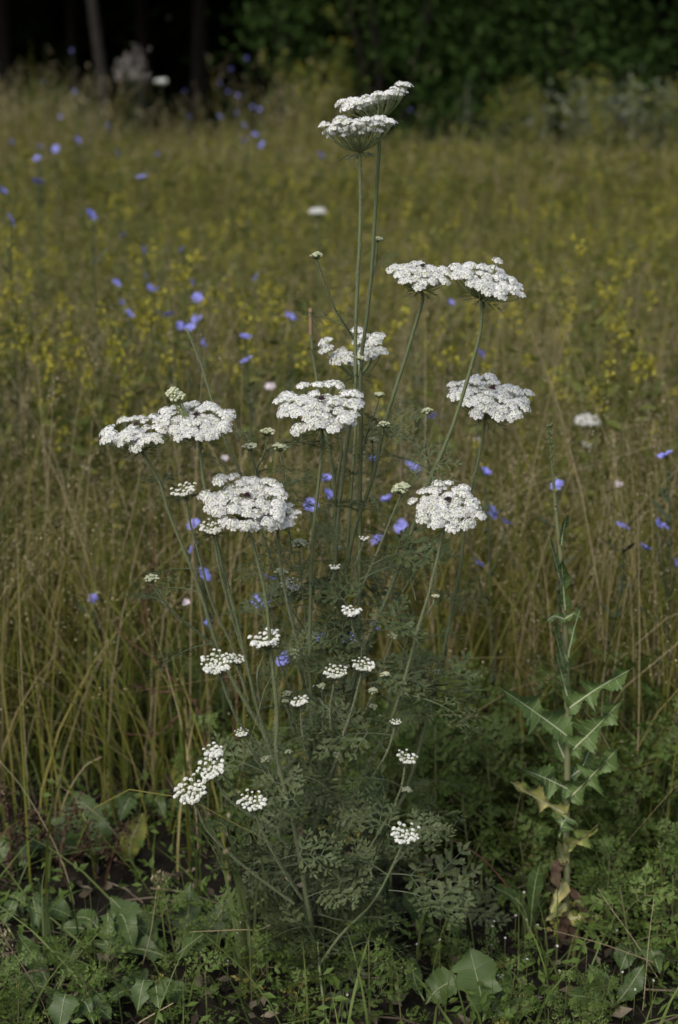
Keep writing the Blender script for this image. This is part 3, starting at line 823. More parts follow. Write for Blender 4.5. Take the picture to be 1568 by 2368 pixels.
def stem(pts, Y0, Y1, r0, r1, top=None, n=26, hair=.0018, name='stem', mat='stem', Yb=None):
    """stalk through picture points from its top down; Y eases from Y0 (top) to Y1 (foot)"""
    k = len(pts); Ys = np.linspace(0, 1, k) ** 1.2 * (Y1 - Y0) + Y0
    P = [at(u, v, y) for (u, v), y in zip(pts, Ys)]
    if top is not None: P[0] = np.asarray(top)
    Q = spline(P, n)[::-1] - carrot_root
    L = np.linalg.norm(np.diff(Q, axis=0), axis=1).sum()
    rr = np.linspace(r1, r0, n)
    mb = MB(); tube(mb, Q, rr, 8, 0)
    # fine ridges read from raised ribs
    bristles(mb, Q, rr, int(L * 3400), hair, 1, g)
    return ob(name, mb.mesh(name, [M[mat], M['hair']]), carrot), Q + carrot_root

paths = []
def S(pts, Y0, Y1, w0, w1, top=None, **k):
    o, Q = stem(pts, Y0, Y1, w0 / 2900 / 2, w1 / 2850 / 2, top, **k); paths.append(Q); return Q

# ---- full white umbels with their stalks (pixel centre, width, depth, lean)
h, _ = open_umbel(867, 238, 182, 1.64, 2, 13, 32, 0, .25, .42, -.12, seed=1, bracts=11)
S([(868, 275), (877, 340), (868, 480), (859, 636), (845, 760), (836, 823), (834, 900), (835, 990), (833, 1094), (832, 1198), (831, 1340), (829, 1480), (815, 1600), (800, 1700)], 1.64, 1.66, 11, 14, h)
h, _ = open_umbel(827, 304, 186, 1.60, -4, 7, 30, 0, .3, .5, -.14, seed=2, bracts=11)
S([(828, 345), (834, 420), (834, 490), (830, 600), (827, 657), (822, 781), (822, 890), (806, 1000), (790, 1120), (778, 1250), (776, 1330)], 1.60, 1.66, 10, 13, h)
h, _ = open_umbel(976, 630, 158, 1.60, 17, -4, 30, 1, .1, .55, .10, seed=3)
S([(985, 675), (978, 690), (962, 748), (937, 832), (912, 907), (887, 990), (870, 1073), (853, 1132), (820, 1223), (803, 1307), (791, 1379)], 1.60, 1.67, 10, 14, h)
h, _ = open_umbel(1130, 642, 192, 1.58, 18, -15, 34, 0, .2, .55, .12, extra=((1150, 604, 1),), seed=4)
S([(1128, 690), (1112, 761), (1091, 844), (1053, 969), (1020, 1052), (995, 1106), (970, 1177), (945, 1248), (924, 1307), (894, 1385), (869, 1441), (850, 1494), (825, 1560), (800, 1650)], 1.58, 1.68, 11, 14, h)
h, _ = open_umbel(823, 826, 178, 1.72, 16, 9, 22, 0, .45, .55, -.42, seed=5, drop=(0, 1, 2, 3, 5, 9, 14, 17, 22))
S([(828, 868), (826, 930), (818, 1060), (808, 1200), (800, 1320), (792, 1400)], 1.72, 1.68, 8, 11, h)
h, _ = open_umbel(744, 938, 222, 1.57, 22, 0, 38, 1, .35, .5, .05, seed=6)
S([(745, 995), (743, 1053), (735, 1135), (726, 1217), (720, 1307), (718, 1400), (716, 1500), (717, 1560), (722, 1640), (727, 1720), (742, 1775), (752, 1830)], 1.57, 1.64, 9, 14, h)
h, _ = open_umbel(1135, 915, 216, 1.66, 17, -10, 36, 1, .1, .5, .08, seed=7)
S([(1130, 955), (1114, 1020), (1102, 1086), (1093, 1115), (1075, 1210), (1066, 1307), (1053, 1369), (1041, 1438), (1028, 1494), (1022, 1531), (1006, 1588), (994, 1644), (975, 1713), (950, 1800), (905, 1900), (840, 1990)], 1.66, 1.74, 9, 13, h)
h, _ = open_umbel(1034, 1168, 186, 1.53, 27, 0, 32, 1, .6, .5, .04, seed=8)
S([(1025, 1228), (1008, 1307), (994, 1369), (969, 1447), (951, 1519), (925, 1606), (894, 1697), (860, 1754), (835, 1807), (800, 1890)], 1.53, 1.68, 9, 16, h)
h, _ = open_umbel(455, 972, 186, 1.56, 24, 3, 36, 1, .15, .5, .04, extra=((402, 905, 50), (394, 912, 51), (410, 913, 52), (418, 918, 53), (403, 922, 51)), seed=9)
S([(450, 1030), (473, 1126), (502, 1254), (520, 1330), (536, 1388), (555, 1463), (573, 1544), (595, 1635), (614, 1697), (638, 1760), (655, 1810)], 1.56, 1.63, 9, 14, h)
h, _ = open_umbel(318, 1000, 190, 1.60, 10, 8, 28, 1, .5, .45, .02, seed=10)
S([(345, 1035), (371, 1119), (389, 1181), (418, 1254), (448, 1327), (469, 1385), (486, 1444), (501, 1488), (530, 1557), (558, 1607), (583, 1650), (608, 1691), (640, 1765)], 1.60, 1.66, 9, 14, h)
h, _ = open_umbel(570, 1158, 214, 1.54, 30, -4, 40, 1, .25, .5, .05, seed=11)
S([(585, 1235), (598, 1307), (617, 1394), (625, 1494), (636, 1588), (642, 1666), (639, 1726), (648, 1782), (673, 1878), (690, 1960), (705, 2050), (722, 2150), (738, 2300)], 1.54, 1.62, 9, 19, h)
h, _ = open_umbel(636, 1192, 128, 1.55, 26, 8, 24, 1, .2, .5, .05, seed=12)
S([(626, 1243), (648, 1301), (660, 1360), (667, 1394), (682, 1457), (698, 1519), (714, 1600), (724, 1680)], 1.55, 1.65, 8, 11, h)
# ---- the main stem and the two broken, headless stalks
S([(753, 1000), (774, 1115), (774, 1200), (775, 1307), (785, 1385), (788, 1463), (786, 1556), (785, 1619), (779, 1713), (768, 1790), (742, 1870), (718, 1960), (708, 2050), (712, 2140)], 1.66, 1.66, 11, 22)
S([(719, 772), (724, 820), (733, 880), (745, 960), (765, 1060), (774, 1115)], 1.66, 1.66, 9, 11)
stem([(718, 716), (719, 745), (719, 774)], 1.66, 1.66, .0022, .0025, None, 8, .001, 'dry_stem_tip', 'dry_tip')
S([(432, 760), (448, 800), (470, 855), (490, 925), (510, 990), (530, 1040), (556, 1095), (590, 1190), (640, 1330), (690, 1480)], 1.64, 1.66, 7, 10)
S([(783, 990), (790, 1040), (783, 1090), (774, 1140)], 1.66, 1.66, 8, 9)
# ---- young umbels: pixel centre, width, depth, lean, kind, stalk
young = [
    (733, 588, 32, 1.62, 4, 0, 'g', 20, [(737, 603), (750, 650), (775, 715), (800, 755), (822, 790)], 5),
    (874, 551, 22, 1.66, 4, 0, 'g', 14, [(873, 562), (869, 600), (862, 640)], 4),
    (877, 910, 25, 1.62, 4, 0, 'g', 16, [(876, 922), (868, 950), (850, 1000), (836, 1050)], 4),
    (888, 979, 29, 1.6, 6, 0, 'g', 18, [(888, 992), (885, 1010), (878, 1040)], 4),
    (988, 948, 27, 1.64, 6, 3, 'g', 18, [(987, 962), (985, 1010), (986, 1050), (998, 1100)], 4),
    (862, 1015, 22, 1.66, 6, 0, 'g', 14, [(862, 1026), (862, 1060), (858, 1110)], 4),
    (833, 826, 20, 1.6, 6, 0, 'g', 12, [(833, 836), (834, 860)], 4),
    (620, 995, 35, 1.6, 6, 0, 'g', 20, [(619, 1010), (608, 1060), (594, 1090), (600, 1200)], 4),
    (578, 1030, 35, 1.6, 6, 4, 'g', 20, [(580, 1046), (590, 1080), (600, 1110), (622, 1200)], 4),
    (648, 1031, 37, 1.6, 6, -2, 'g', 22, [(650, 1048), (656, 1090), (662, 1180), (675, 1280)], 4),
    (424, 1130, 66, 1.56, 8, 14, 'w', 34, [(427, 1158), (440, 1210), (462, 1290), (492, 1400), (540, 1500), (575, 1620)], 6),
    (492, 1215, 66, 1.55, 22, 0, 'w', 34, [(500, 1248), (507, 1310), (530, 1400), (560, 1500)], 7),
    (350, 1335, 36, 1.57, 10, 0, 'g', 22, [(353, 1352), (372, 1380), (402, 1418), (440, 1448), (490, 1490)], 6),
    (692, 1253, 38, 1.58, 6, 0, 'g', 22, [(692, 1272), (696, 1330), (708, 1450), (716, 1520)], 5),
    (650, 1320, 30, 1.58, 8, 0, 'g', 18, [(652, 1335), (664, 1390), (690, 1500)], 5),
    (678, 1350, 42, 1.62, 30, -25, 'w', 26, [(668, 1366), (672, 1410), (690, 1480)], 4),
    (928, 1126, 46, 1.58, 12, 4, 'g', 26, [(922, 1150), (908, 1190), (880, 1260), (850, 1330), (820, 1400)], 5),
    (812, 1412, 46, 1.56, 12, 0, 'p', 24, [(812, 1430), (820, 1470), (838, 1510), (800, 1600)], 5),
    (612, 1474, 78, 1.55, 10, 12, 'p', 34, [(606, 1500), (596, 1560), (605, 1640)], 6),
    (500, 1530, 80, 1.52, 30, 8, 'w', 44, [(510, 1568), (530, 1620), (560, 1680), (610, 1740)], 7),
    (774, 1551, 62, 1.54, 10, 0, 'w', 30, [(772, 1578), (765, 1640), (770, 1700)], 6),
    (840, 1535, 60, 1.53, 14, -6, 'w', 34, [(835, 1568), (815, 1640), (795, 1700)], 7),
    (890, 1558, 22, 1.6, 8, 0, 'g', 14, [(892, 1570), (905, 1600), (880, 1700)], 4),
    (692, 1620, 42, 1.56, 10, 10, 'p', 22, [(690, 1640), (700, 1700), (715, 1760)], 5),
    (743, 1585, 22, 1.6, 8, 0, 'g', 12, [(742, 1598), (752, 1640)], 4),
    (685, 1508, 40, 1.64, 20, 0, 'g', 18, [(690, 1528), (705, 1600)], 4),
    (722, 1468, 32, 1.66, 14, 0, 'g', 16, [(722, 1484), (720, 1560)], 4),
    (558, 1692, 34, 1.56, 18, 0, 'w', 22, [(566, 1708), (590, 1750), (625, 1800)], 5),
    (486, 1775, 70, 1.48, 30, 10, 'w', 30, [(500, 1812), (530, 1850), (600, 1900), (670, 1960)], 6),
    (494, 1735, 52, 1.50, 12, 0, 'p', 20, [(500, 1760), (540, 1830), (620, 1920)], 5),
    (440, 1825, 88, 1.48, 26, 12, 'w', 34, [(452, 1862), (480, 1920), (560, 2000), (680, 2090)], 6),
    (583, 1850, 70, 1.47, 24, 0, 'w', 28, [(592, 1888), (620, 1950), (660, 2020), (700, 2080)], 6),
    (937, 1925, 76, 1.50, 20, -6, 'w', 30, [(926, 1962), (905, 2010), (860, 2090), (790, 2160), (740, 2230)], 7),
    (942, 1750, 52, 1.56, 14, -12, 'w', 24, [(936, 1778), (925, 1830), (880, 1920), (820, 2010)], 5),
    (915, 1668, 28, 1.56, 10, 0, 'w', 18, [(912, 1684), (895, 1740), (860, 1800)], 4),
    (1008, 1378, 20, 1.58, 8, 0, 'g', 12, [(1005, 1388), (990, 1420)], 4),
    (1010, 1552, 24, 1.66, 10, 0, 'g', 14, [(1008, 1566), (1000, 1600)], 4),
    (940, 1825, 24, 1.66, 10, 0, 'g', 14, [(936, 1838), (900, 1900)], 4),
    (550, 1522, 40, 1.6, 10, -20, 'p', 18, [(545, 1540), (570, 1600)], 4),
    (720, 2000, 20, 1.6, 10, 0, 'g', 12, [(720, 2012), (715, 2050)], 4),
    (990, 1258, 22, 1.68, 10, 0, 'g', 12, [(990, 1268), (968, 1310), (930, 1370)], 4),
]
gb = np.random.default_rng(88)
for k in range(18):      # small side shoots ending in buds among the stalks
    u, v = gb.uniform(590, 950), gb.uniform(1230, 1760); d = 1 if u < 770 else -1; L = gb.uniform(60, 150)
    young.append((u, v, gb.uniform(16, 28), gb.uniform(1.58, 1.68), gb.uniform(2, 16), gb.normal(0, 8), 'g' if gb.uniform() < .7 else 'w', int(gb.integers(10, 18)), [(u, v + 12), (u + d * L * .15, v + L * .5), (u + d * L * gb.uniform(.3, .6), v + L)], 3.6))
for k, (u, v, w, Y, ti, ro, kd, n, pts, sw) in enumerate(young):
    h, _ = bud_umbel(u, v, w, Y, ti, ro, kd, n, .75 if kd == 'g' else .55, k)
    Q = S(pts, Y, min(Y + .06, 1.68), sw, sw + 2.5, h, n=14, hair=.0012)

# ---- ferny leaves
def ferny(seed, npin=7, npl=4, petiole=.25, fine=1.0, lobes=3, wid=.36, droop=.3, mat='carrot_leaf', stemmat='leaf_stalk', plw=.32):
    """a finely divided leaf of length 1 along x: rachis, paired side leaflets, each cut into pointed lobes"""
    g = np.random.default_rng(seed); mb = MB()
    def rach(t): return np.array([t, .03 * math.sin(t * 3 + seed), .10 * math.sin(t * PI * .9) - droop * t * t * .6])
    rp = np.array([rach(t) for t in np.linspace(0, 1, 9)])
    tube(mb, rp, np.linspace(.010, .003, 9), 4, 1, False)
    base = np.array([[0, 0, 0], [.35, .5, .06], [1, 0, -.05], [.35, -.5, .06]])
    Rs = []; Ts = []
    def lobe(p, d, nv, L, w):
        z = nrm(nv + g.normal(0, .25, 3)); y = np.cross(z, d)
        Rs.append(np.stack([d * L, nrm(y) * w, z * L * .3], 1)); Ts.append(p)
    for i in range(npin):
        t = petiole + (1 - petiole) * (i + .4) / npin
        Lp = wid * math.sin(PI * (.22 + .72 * (i + .5) / npin)) ** .8 * g.uniform(.85, 1.12)
        for s in (-1, 1):
            p0 = rach(t + s * .008); an = math.radians(58 - 22 * i / npin) * s + g.normal(0, .08)
            d = nrm(np.array([math.cos(an), math.sin(an), g.normal(.05, .22)]))
            nv = nrm(np.array([0, -d[2], 1.0]) + g.normal(0, .15, 3))
            ribbon(mb, np.stack([p0, p0 + d * Lp * .5 + [0, 0, .01], p0 + d * Lp - [0, 0, .10 * Lp]]), np.array([.004, .003, .002]) * fine, np.cross(nv, d), 1)
            for j in range(npl):
                q = (j + .7) / npl; pj = p0 + d * Lp * q - np.array([0, 0, .10 * Lp * q * q])
                Lq = Lp * plw * (1.15 - .6 * q)
                for s2 in (-1, 1):
                    side = nrm(np.cross(nv, d)) * s2
                    dj = nrm(d * .75 + side * .8 + g.normal(0, .12, 3))
                    lobe(pj, dj, nv, Lq, Lq * .20 * fine)
                    for m in range(1, lobes):
                        pm = pj + dj * Lq * (.25 + .25 * m)
                        for s3 in (-1, 1):
                            lobe(pm, nrm(dj + nrm(np.cross(nv, dj)) * s3 * .75), nv, Lq * (.52 - .1 * m), Lq * .13 * fine)
            pe = p0 + d * Lp - np.array([0, 0, .10 * Lp]); lobe(pe, d, nv, Lp * plw * .7, Lp * .07 * fine)
    lobe(rach(1), nrm(rach(1) - rach(.9)), np.array([0, 0, 1.0]), .12, .025 * fine)
    mb.scatter(base, np.array([[0, 1, 2, 3]]), np.array(Rs), np.array(Ts), 0)
    return mb.mesh('leaf', [M[mat], M[stemmat]], False)
LEAF_FINE = [ferny(500 + k, 5, 3, .3, 1.05, 2, .36, .25, plw=.42) for k in range(4)]
LEAF_FULL = [ferny(510 + k, 4 + k % 2, 3, .3, 1.7, 3, .48, .5, plw=.44) for k in range(5)]
def carrot_leaf(p, yaw, pitch, roll, L, full):
    me = (LEAF_FULL if full else LEAF_FINE)[g.integers(0, 5 if full else 4)]
    ob('leaf', me, carrot, np.asarray(p) - carrot_root + [0, .003, 0], eul(yaw, pitch, roll), L)
allP = np.concatenate(paths)
pv = []   # picture row of each stem point
dd = allP - EYE
pv = 1184 - 1184 / TH * (dd @ UPV) / (dd @ FWD); pu = 784 + 1184 / TH * (dd @ RGT) / (dd @ FWD)
def pick(v0, v1, n):
    k = np.where((pv > v0) & (pv < v1) & ((pv < 1450) | ((pu > 610) & (pu < 960))))[0]
    return allP[g.choice(k, n)]
for p in pick(560, 1000, 7): carrot_leaf(p, g.uniform(0, 6.28), g.uniform(.1, .9), g.normal(0, .4), g.uniform(.035, .06), False)
for p in pick(1000, 1320, 30): carrot_leaf(p, g.uniform(0, 6.28), g.uniform(-.1, .7), g.normal(0, .4), g.uniform(.05, .085), False)
for p in pick(1320, 1650, 46): carrot_leaf(p, abs(g.normal(0, .9)) if g.uniform() < .5 else PI - abs(g.normal(0, .9)), g.uniform(-.2, .6), g.normal(0, .5), g.uniform(.05, .085), g.uniform() < .35)
def side_yaw():   # mostly sideways, seldom straight at the lens
    return (g.uniform(-.45, 1.2) if g.uniform() < .5 else PI - g.uniform(-.45, 1.2))
for p in pick(1650, 1950, 34): carrot_leaf(p, side_yaw(), g.uniform(-.4, .7), g.normal(0, .8), g.uniform(.045, .08), g.uniform() < .75)
for p in pick(1900, 2300, 44): carrot_leaf(p, side_yaw(), g.uniform(-.5, .6), g.normal(0, .8), g.uniform(.045, .08), True)
for k in range(36):
    u, v = g.normal(785, 80), g.uniform(1880, 2330)
    p = at(u, v, g.uniform(1.54, 1.74)); p[2] = max(p[2], .03)
    carrot_leaf(p, side_yaw(), g.uniform(-.4, .6), g.normal(0, .8), g.uniform(.05, .09), True)
# chosen leaves that show by themselves
for (u, v, Y, yaw, pit, L, full) in [(800, 760, 1.62, 2.75, .25, .055, 0), (868, 640, 1.63, .5, .8, .035, 0), (985, 1050, 1.62, 2.6, .35, .075, 0), (870, 1060, 1.6, .5, .8, .07, 0), (500, 1490, 1.6, 3.35, -.35, .085, 0), (850, 1585, 1.62, .05, .0, .12, 1),
                               (950, 1560, 1.62, -.05, .05, .07, 1), (925, 1605, 1.6, -.35, -.25, .10, 0), (880, 2020, 1.57, -.15, -.05, .10, 1), (900, 2060, 1.54, -.3, -.1, .085, 1), (900, 1900, 1.63, .1, .1, .085, 1), (1030, 1440, 1.66, .6, .5, .06, 0),
                               (1040, 1400, 1.66, .3, .7, .05, 0), (960, 1390, 1.6, 1.9, .6, .06, 0), (720, 1310, 1.62, 2.6, .3, .07, 0), (830, 1340, 1.6, .35, .2, .10, 0), (850, 1310, 1.6, .1, .3, .09, 1), (640, 1960, 1.56, 3.3, -.1, .07, 1)]:
    carrot_leaf(at(u, v, Y), yaw, pit, g.normal(0, .3), L, bool(full))

# ---- a second, small carrot farther off, and the pale far flower heads
def far_carrot(u, v, w, Y, label, more=()):
    global carrot, carrot_root
    c0, r0 = carrot, carrot_root
    p = at(u, v, Y); carrot_root = np.array([p[0] + .02, Y, -.02]); carrot = thing('wild_carrot_plant', label, 'wildflower', carrot_root)
    for k, (a, b, ww) in enumerate([(u, v, w), *more]):
        h, _ = open_umbel(a, b, ww, Y, 14, 0, 22, 0, .2, .5, .05, seed=60 + k, bracts=6)
        q = spline([carrot_root, carrot_root * .4 + h * .6 - [0, 0, .05], h], 12) - carrot_root
        mb = MB(); tube(mb, q, np.linspace(.003, .0016, 12), 6); ob('stem', mb.mesh('stem', M['stem']), carrot)
    carrot, carrot_root = c0, r0
far_carrot(1357, 972, 70, 2.9, 'small wild carrot with two white umbels standing in grass beyond the lettuce', ((1361, 1028, 34),))
far_carrot(733, 488, 46, 4.6, 'lone small wild carrot umbel blurred in the yellowish meadow')
far_carrot(372, 187, 34, 12.0, 'white umbel at the far meadow edge beside the pale plume plant')

# ================================================================== broad, lobed leaves
g = np.random.default_rng(19)
def blade(P, normal, w, lobes, depth, teeth=0, fold=.15, wave=.06, seed=0, mats=('broad', 'rib'), rib=.0009, skew=.25, n=46, env=None):
    """a leaf blade along the curve P: lobes cut `depth` deep into half-width w, small teeth, raised midrib
    returns (blade mesh builder, midrib mesh builder)"""
    g = np.random.default_rng(seed)
    P = spline(P, n); T = nrm(np.gradient(P, axis=0))
    L = np.linalg.norm(np.diff(P, axis=0), axis=1).sum()
    nv = np.asarray(normal, float)
    S = nrm(np.cross(nv, T)); N = np.cross(T, S)
    t = np.linspace(0, 1, n)
    e = np.interp(t, *env) if env is not None else np.sin(PI * np.clip(t, 0, 1) ** .8) ** .7 * (1 - .25 * t) + .04
    cols_ = []
    for s in (-1, 1):
        ph = g.uniform(0, .5)
        x = (t + .05 * np.sin(t * 9 + g.uniform(0, 6))) * lobes + ph; sw = (.5 + .5 * np.cos(2 * PI * x)) ** .75           # 1 in a notch, 0 at a lobe tip
        amp = np.interp(x, np.arange(0, 9), g.uniform(.7, 1.15, 9)) if lobes else 1
        lob = (1 - depth * sw ** .9) * amp if lobes else np.ones(n)
        tooth = 1 + teeth * (np.arange(n) % 2 - .5) + g.normal(0, .04, n)
        ww = w * e * lob * tooth
        shift = skew * w * (1 - sw) * e if lobes else 0 * e
        for q in (1.0, .55):
            z = wave * w * np.sin(t * 17 + s * 2 + seed) * q + fold * w * q
            cols_.append((s * q, P + S * (s * ww * q)[:, None] + N * np.broadcast_to(z, (n,))[:, None] - T * (shift * q)[:, None] * .6))
    cols_.append((0.0, P)); cols_.sort(key=lambda c: c[0])
    V = np.stack([c[1] for c in cols_], 1).reshape(-1, 3); m = len(cols_)
    i = np.arange(n - 1)[:, None] * m; j = np.arange(m - 1)[None]
    mb = MB().add(V, np.stack([i + j, i + j + 1, i + j + m + 1, i + j + m], -1).reshape(-1, 4))
    mr = MB(); tube(mr, P + N * rib * .3, np.linspace(rib, rib * .25, n), 5)
    for k in range(4, n - 8, 5):      # side veins
        for s in (0, m - 1):
            a = P[k]; b = cols_[s][1][min(n - 1, k + 3)] * .8 + P[min(n - 1, k + 3)] * .2
            q = np.stack([a, (a + b) / 2 + N[k] * w * fold * .45, b]) + N[k] * rib * .35
            tube(mr, q, np.array([rib * .2, rib * .13, rib * .06]), 3, 0, False)
    return mb, mr
def leaf_on(t, root, pts, Ys, normal, w, lobes, depth, mat, ribmat='rib', **k):
    P = np.array([at(u, v, y) for (u, v), y in zip(pts, Ys)]) - root
    mb, mr = blade(P, normal, w, lobes, depth, **k)
    lf = ob('leaf', mb.mesh('leaf', M[mat]), t); ob('midrib', mr.mesh('midrib', M[ribmat]), lf)
    return lf

# ------------------------------------------------------------------ prickly lettuce beside the carrot
LY = 1.70
lroot = np.array([at(1312, 2140, LY)[0], LY, -.005])
let = thing('prickly_lettuce', 'upright prickly lettuce with toothed lobed leaves, yellowing below, and bud spike', 'plant', lroot)
lst = np.array([at(u, v, LY) for u, v in [(1311, 2150), (1311, 2000), (1310, 1900), (1312, 1800), (1313, 1700), (1312, 1620), (1309, 1500), (1304, 1400), (1297, 1290), (1289, 1215), (1283, 1150), (1277, 1080), (1272, 1020), (1271, 985)]])
lst[0, 2] = -.005
Q = spline(lst, 40) - lroot; rr = np.interp(np.linspace(0, 1, 40), [0, .35, .7, 1], [.0046, .0040, .0023, .0009])
mb = MB(); tube(mb, Q, rr, 9); bristles(mb, Q, rr, 260, .0012, 0, g)
ob('stem', mb.mesh('stem', M['lettuce_stem']), let)
FRONT = np.array([0, -.9, .45])
def LL(pts, w, lobes, depth, mat='lettuce', dy=(0, -.01, -.03), nv=None, **k):
    k.setdefault('seed', int(g.integers(0, 999))); k.setdefault('ribmat', 'lettuce_rib'); k.setdefault('rib', .0013); k.setdefault('teeth', .26); k.setdefault('fold', .3); k.setdefault('wave', .16); k.setdefault('env', ([0, .06, .2, .45, .7, .9, 1], [.25, .55, .95, 1, .85, .55, .06]))
    return leaf_on(let, lroot, pts, [LY - .004 + d for d in dy][:len(pts)], FRONT if nv is None else nv, w * 1.08 / 2000, lobes, min(.86, depth * 1.3), mat, skew=.5, **k)
LL([(1310, 1700), (1235, 1645), (1155, 1590)], 50, 2.2, .55, seed=3)
LL([(1318, 1636), (1385, 1590), (1462, 1546)], 42, 2.6, .7, seed=4)
LL([(1322, 1736), (1380, 1680), (1441, 1616)], 48, 2.8, .6, seed=5)
LL([(1319, 1844), (1372, 1790), (1432, 1728)], 50, 2.6, .68, seed=6)
LL([(1313, 1824), (1262, 1800), (1202, 1776)], 44, 2.0, .6, seed=7)
LL([(1307, 1882), (1245, 1848), (1180, 1808)], 34, 2.4, .72, 'lettuce_yellow', seed=8)
LL([(1311, 1890), (1300, 1905), (1292, 1940)], 34, 2.0, .75, seed=9)
LL([(1319, 1956), (1350, 1935), (1384, 1905)], 34, 2.0, .75, 'lettuce_yellow', seed=10, ribmat='dry_stalk')
LL([(1314, 1620), (1300, 1565), (1286, 1512)], 20, 2.2, .5, seed=11)
LL([(1307, 1560), (1294, 1505), (1281, 1450)], 16, 2.2, .5, seed=12, nv=np.array([.7, -.7, .2]))
LL([(1314, 1520), (1328, 1455), (1346, 1397)], 16, 2.5, .55, seed=13, nv=np.array([-.5, -.8, .2]))
LL([(1307, 1410), (1302, 1350), (1298, 1287)], 19, 1.6, .62, seed=14)
LL([(1297, 1350), (1284, 1300), (1269, 1242)], 12, 2.2, .5, seed=15, nv=np.array([.6, -.7, .2]))
LL([(1298, 1260), (1303, 1225), (1313, 1186)], 11, 1.5, .4, seed=16)
LL([(1314, 1530), (1296, 1480), (1293, 1440)], 12, 1.5, .5, seed=17, nv=np.array([-.7, -.6, .2]))
LL([(1305, 1432), (1280, 1425), (1262, 1440)], 14, 1.2, .4, seed=18)
LL([(1308, 1430), (1330, 1420), (1346, 1432)], 12, 1.2, .4, seed=19)
LL([(1309, 1760), (1290, 1715), (1288, 1670)], 22, 1.0, .2, seed=20, dy=(.01, .02, .03))
LL([(1314, 1800), (1345, 1775), (1365, 1730)], 20, 1.5, .4, seed=21, dy=(.01, .02, .03))
LL([(1308, 2090), (1285, 2110), (1260, 2130)], 14, 1, .3, 'lettuce_yellow', seed=22)
LL([(1308, 2040), (1288, 2075), (1272, 2115)], 20, 1, .3, 'lettuce_yellow', seed=23)
LL([(1315, 2050), (1345, 2090), (1362, 2140)], 10, 0, .0, 'brown', seed=24, ribmat='brown', wave=.5)
LL([(1306, 1990), (1285, 2010), (1290, 2060)], 13, 0, .0, 'brown', seed=25, ribmat='brown', wave=.6)
LL([(1318, 2125), (1350, 2120), (1395, 2118)], 20, 1.6, .5, 'lettuce_yellow', seed=26)
LL([(1310, 2000), (1298, 1975), (1290, 1945)], 12, 0, .0, 'lettuce_yellow', seed=27)
LL([(1311, 2120), (1300, 2150), (1285, 2200)], 13, 0, .0, 'brown', seed=28, ribmat='brown', wave=.6)
LL([(1314, 2130), (1326, 2170), (1318, 2230)], 13, 0, .0, 'brown', seed=29, ribmat='brown', wave=.5)
v, f = ico()
def bud_spike(i0, i1, n, spread):
    mb = MB(); i = g.uniform(i0, i1, n); k = i.astype(int); fr = (i - k)[:, None]
    C = Q[k] * (1 - fr) + Q[np.minimum(k + 1, 39)] * fr
    a = g.uniform(0, 2 * PI, n); D = np.stack([np.cos(a) * .8, np.sin(a) * .8, np.full(n, 1.0)], -1)
    R = rots_from(D, a) * np.array([.0013, .0013, .0033]) * g.uniform(.7, 1.2, n)[:, None, None]
    mb.scatter(v, f, R, C + nrm(D) * spread)
    return mb.mesh('bud_spike', M['lettuce_bud'])
ob('bud_spike', bud_spike(33.5, 38.9, 46, .0036), let)
ob('bud_spike', bud_spike(28, 34, 12, .003), let)

# ------------------------------------------------------------------ broad-leaved plants on the soil
def rosette(u, v, leaves, label, cat='plant', name='broad_leaved_weed'):
    root = ground(u, v); t = thing(name, label, cat, root)
    for (pts, dY, w, lob, dep, mat, sd, nv) in leaves:
        P = [root + [0, 0, .002]] + [at(a, b, root[1] + dd) for (a, b), dd in zip(pts, dY)]
        for q in P[1:]: q[2] = max(q[2], .012)
        mb, mr = blade(np.array(P) - root, nv if nv is not None else (0, -.55, .85), w / 1900, lob, dep, .12, .12, .14, sd, rib=.0013, env=([0, .18, .3, .6, .85, 1], [.05, .1, .5, 1, .75, .04]))
        lf = ob('leaf', mb.mesh('leaf', M[mat]), t); ob('midrib', mr.mesh('midrib', M['rib']), lf)
rosette(215, 1990, [([(212, 1930), (165, 1830)], (0, .04), 72, 3, .2, 'broad', 1, None), ([(190, 1940), (110, 1900)], (.02, .04), 56, 3, .4, 'broad', 2, None), ([(235, 1960), (255, 1890)], (.05, .1), 34, 3, .3, 'broad', 3, None),
                    ([(170, 1960), (60, 1960)], (0, 0), 36, 3, .4, 'broad', 4, None)], 'large dock rosette with broad upright leaf by brown dead seed stalks')
rosette(395, 2230, [([(335, 2160), (255, 2075)], (.03, .06), 58, 4, .3, 'broad', 5, None), ([(430, 2150), (440, 2040)], (.06, .1), 40, 4, .35, 'broad', 6, None), ([(350, 2200), (200, 2180)], (.0, .02), 36, 4, .45, 'broad', 7, None),
                    ([(470, 2180), (540, 2060)], (.04, .08), 44, 2, .2, 'broad', 8, None), ([(420, 2200), (470, 2160)], (-.05, -.08), 30, 4, .4, 'broad', 9, None)], 'low rosette of toothed green leaves under the fine grass tuft')
rosette(310, 2010, [([(300, 1960), (330, 1880)], (.0, .02), 34, 0, 0, 'broad_old', 10, (.4, -.8, .4)), ([(285, 1990), (245, 1940)], (.04, .06), 30, 0, 0, 'brown', 11, None)], 'yellow spotted withering leaf standing over dark soil')
rosette(425, 1850, [([(420, 1800), (430, 1720)], (0, .03), 32, 2, .1, 'broad_old', 12, (0, -.9, .4)), ([(400, 1830), (380, 1790)], (.02, .03), 22, 0, 0, 'brown', 13, None)], 'grey-green and yellow shrivelled leaf beside the paired young umbels')
rosette(1120, 2360, [([(1110, 2290), (1085, 2190)], (.0, .03), 60, 4, .3, 'broad', 14, None), ([(1150, 2310), (1180, 2240)], (.02, .05), 34, 3, .3, 'broad', 15, None), ([(1180, 2340), (1240, 2310)], (0, 0), 30, 3, .3, 'broad', 16, None)], 'pale green toothed leaf rosette on bare soil beneath the lettuce')
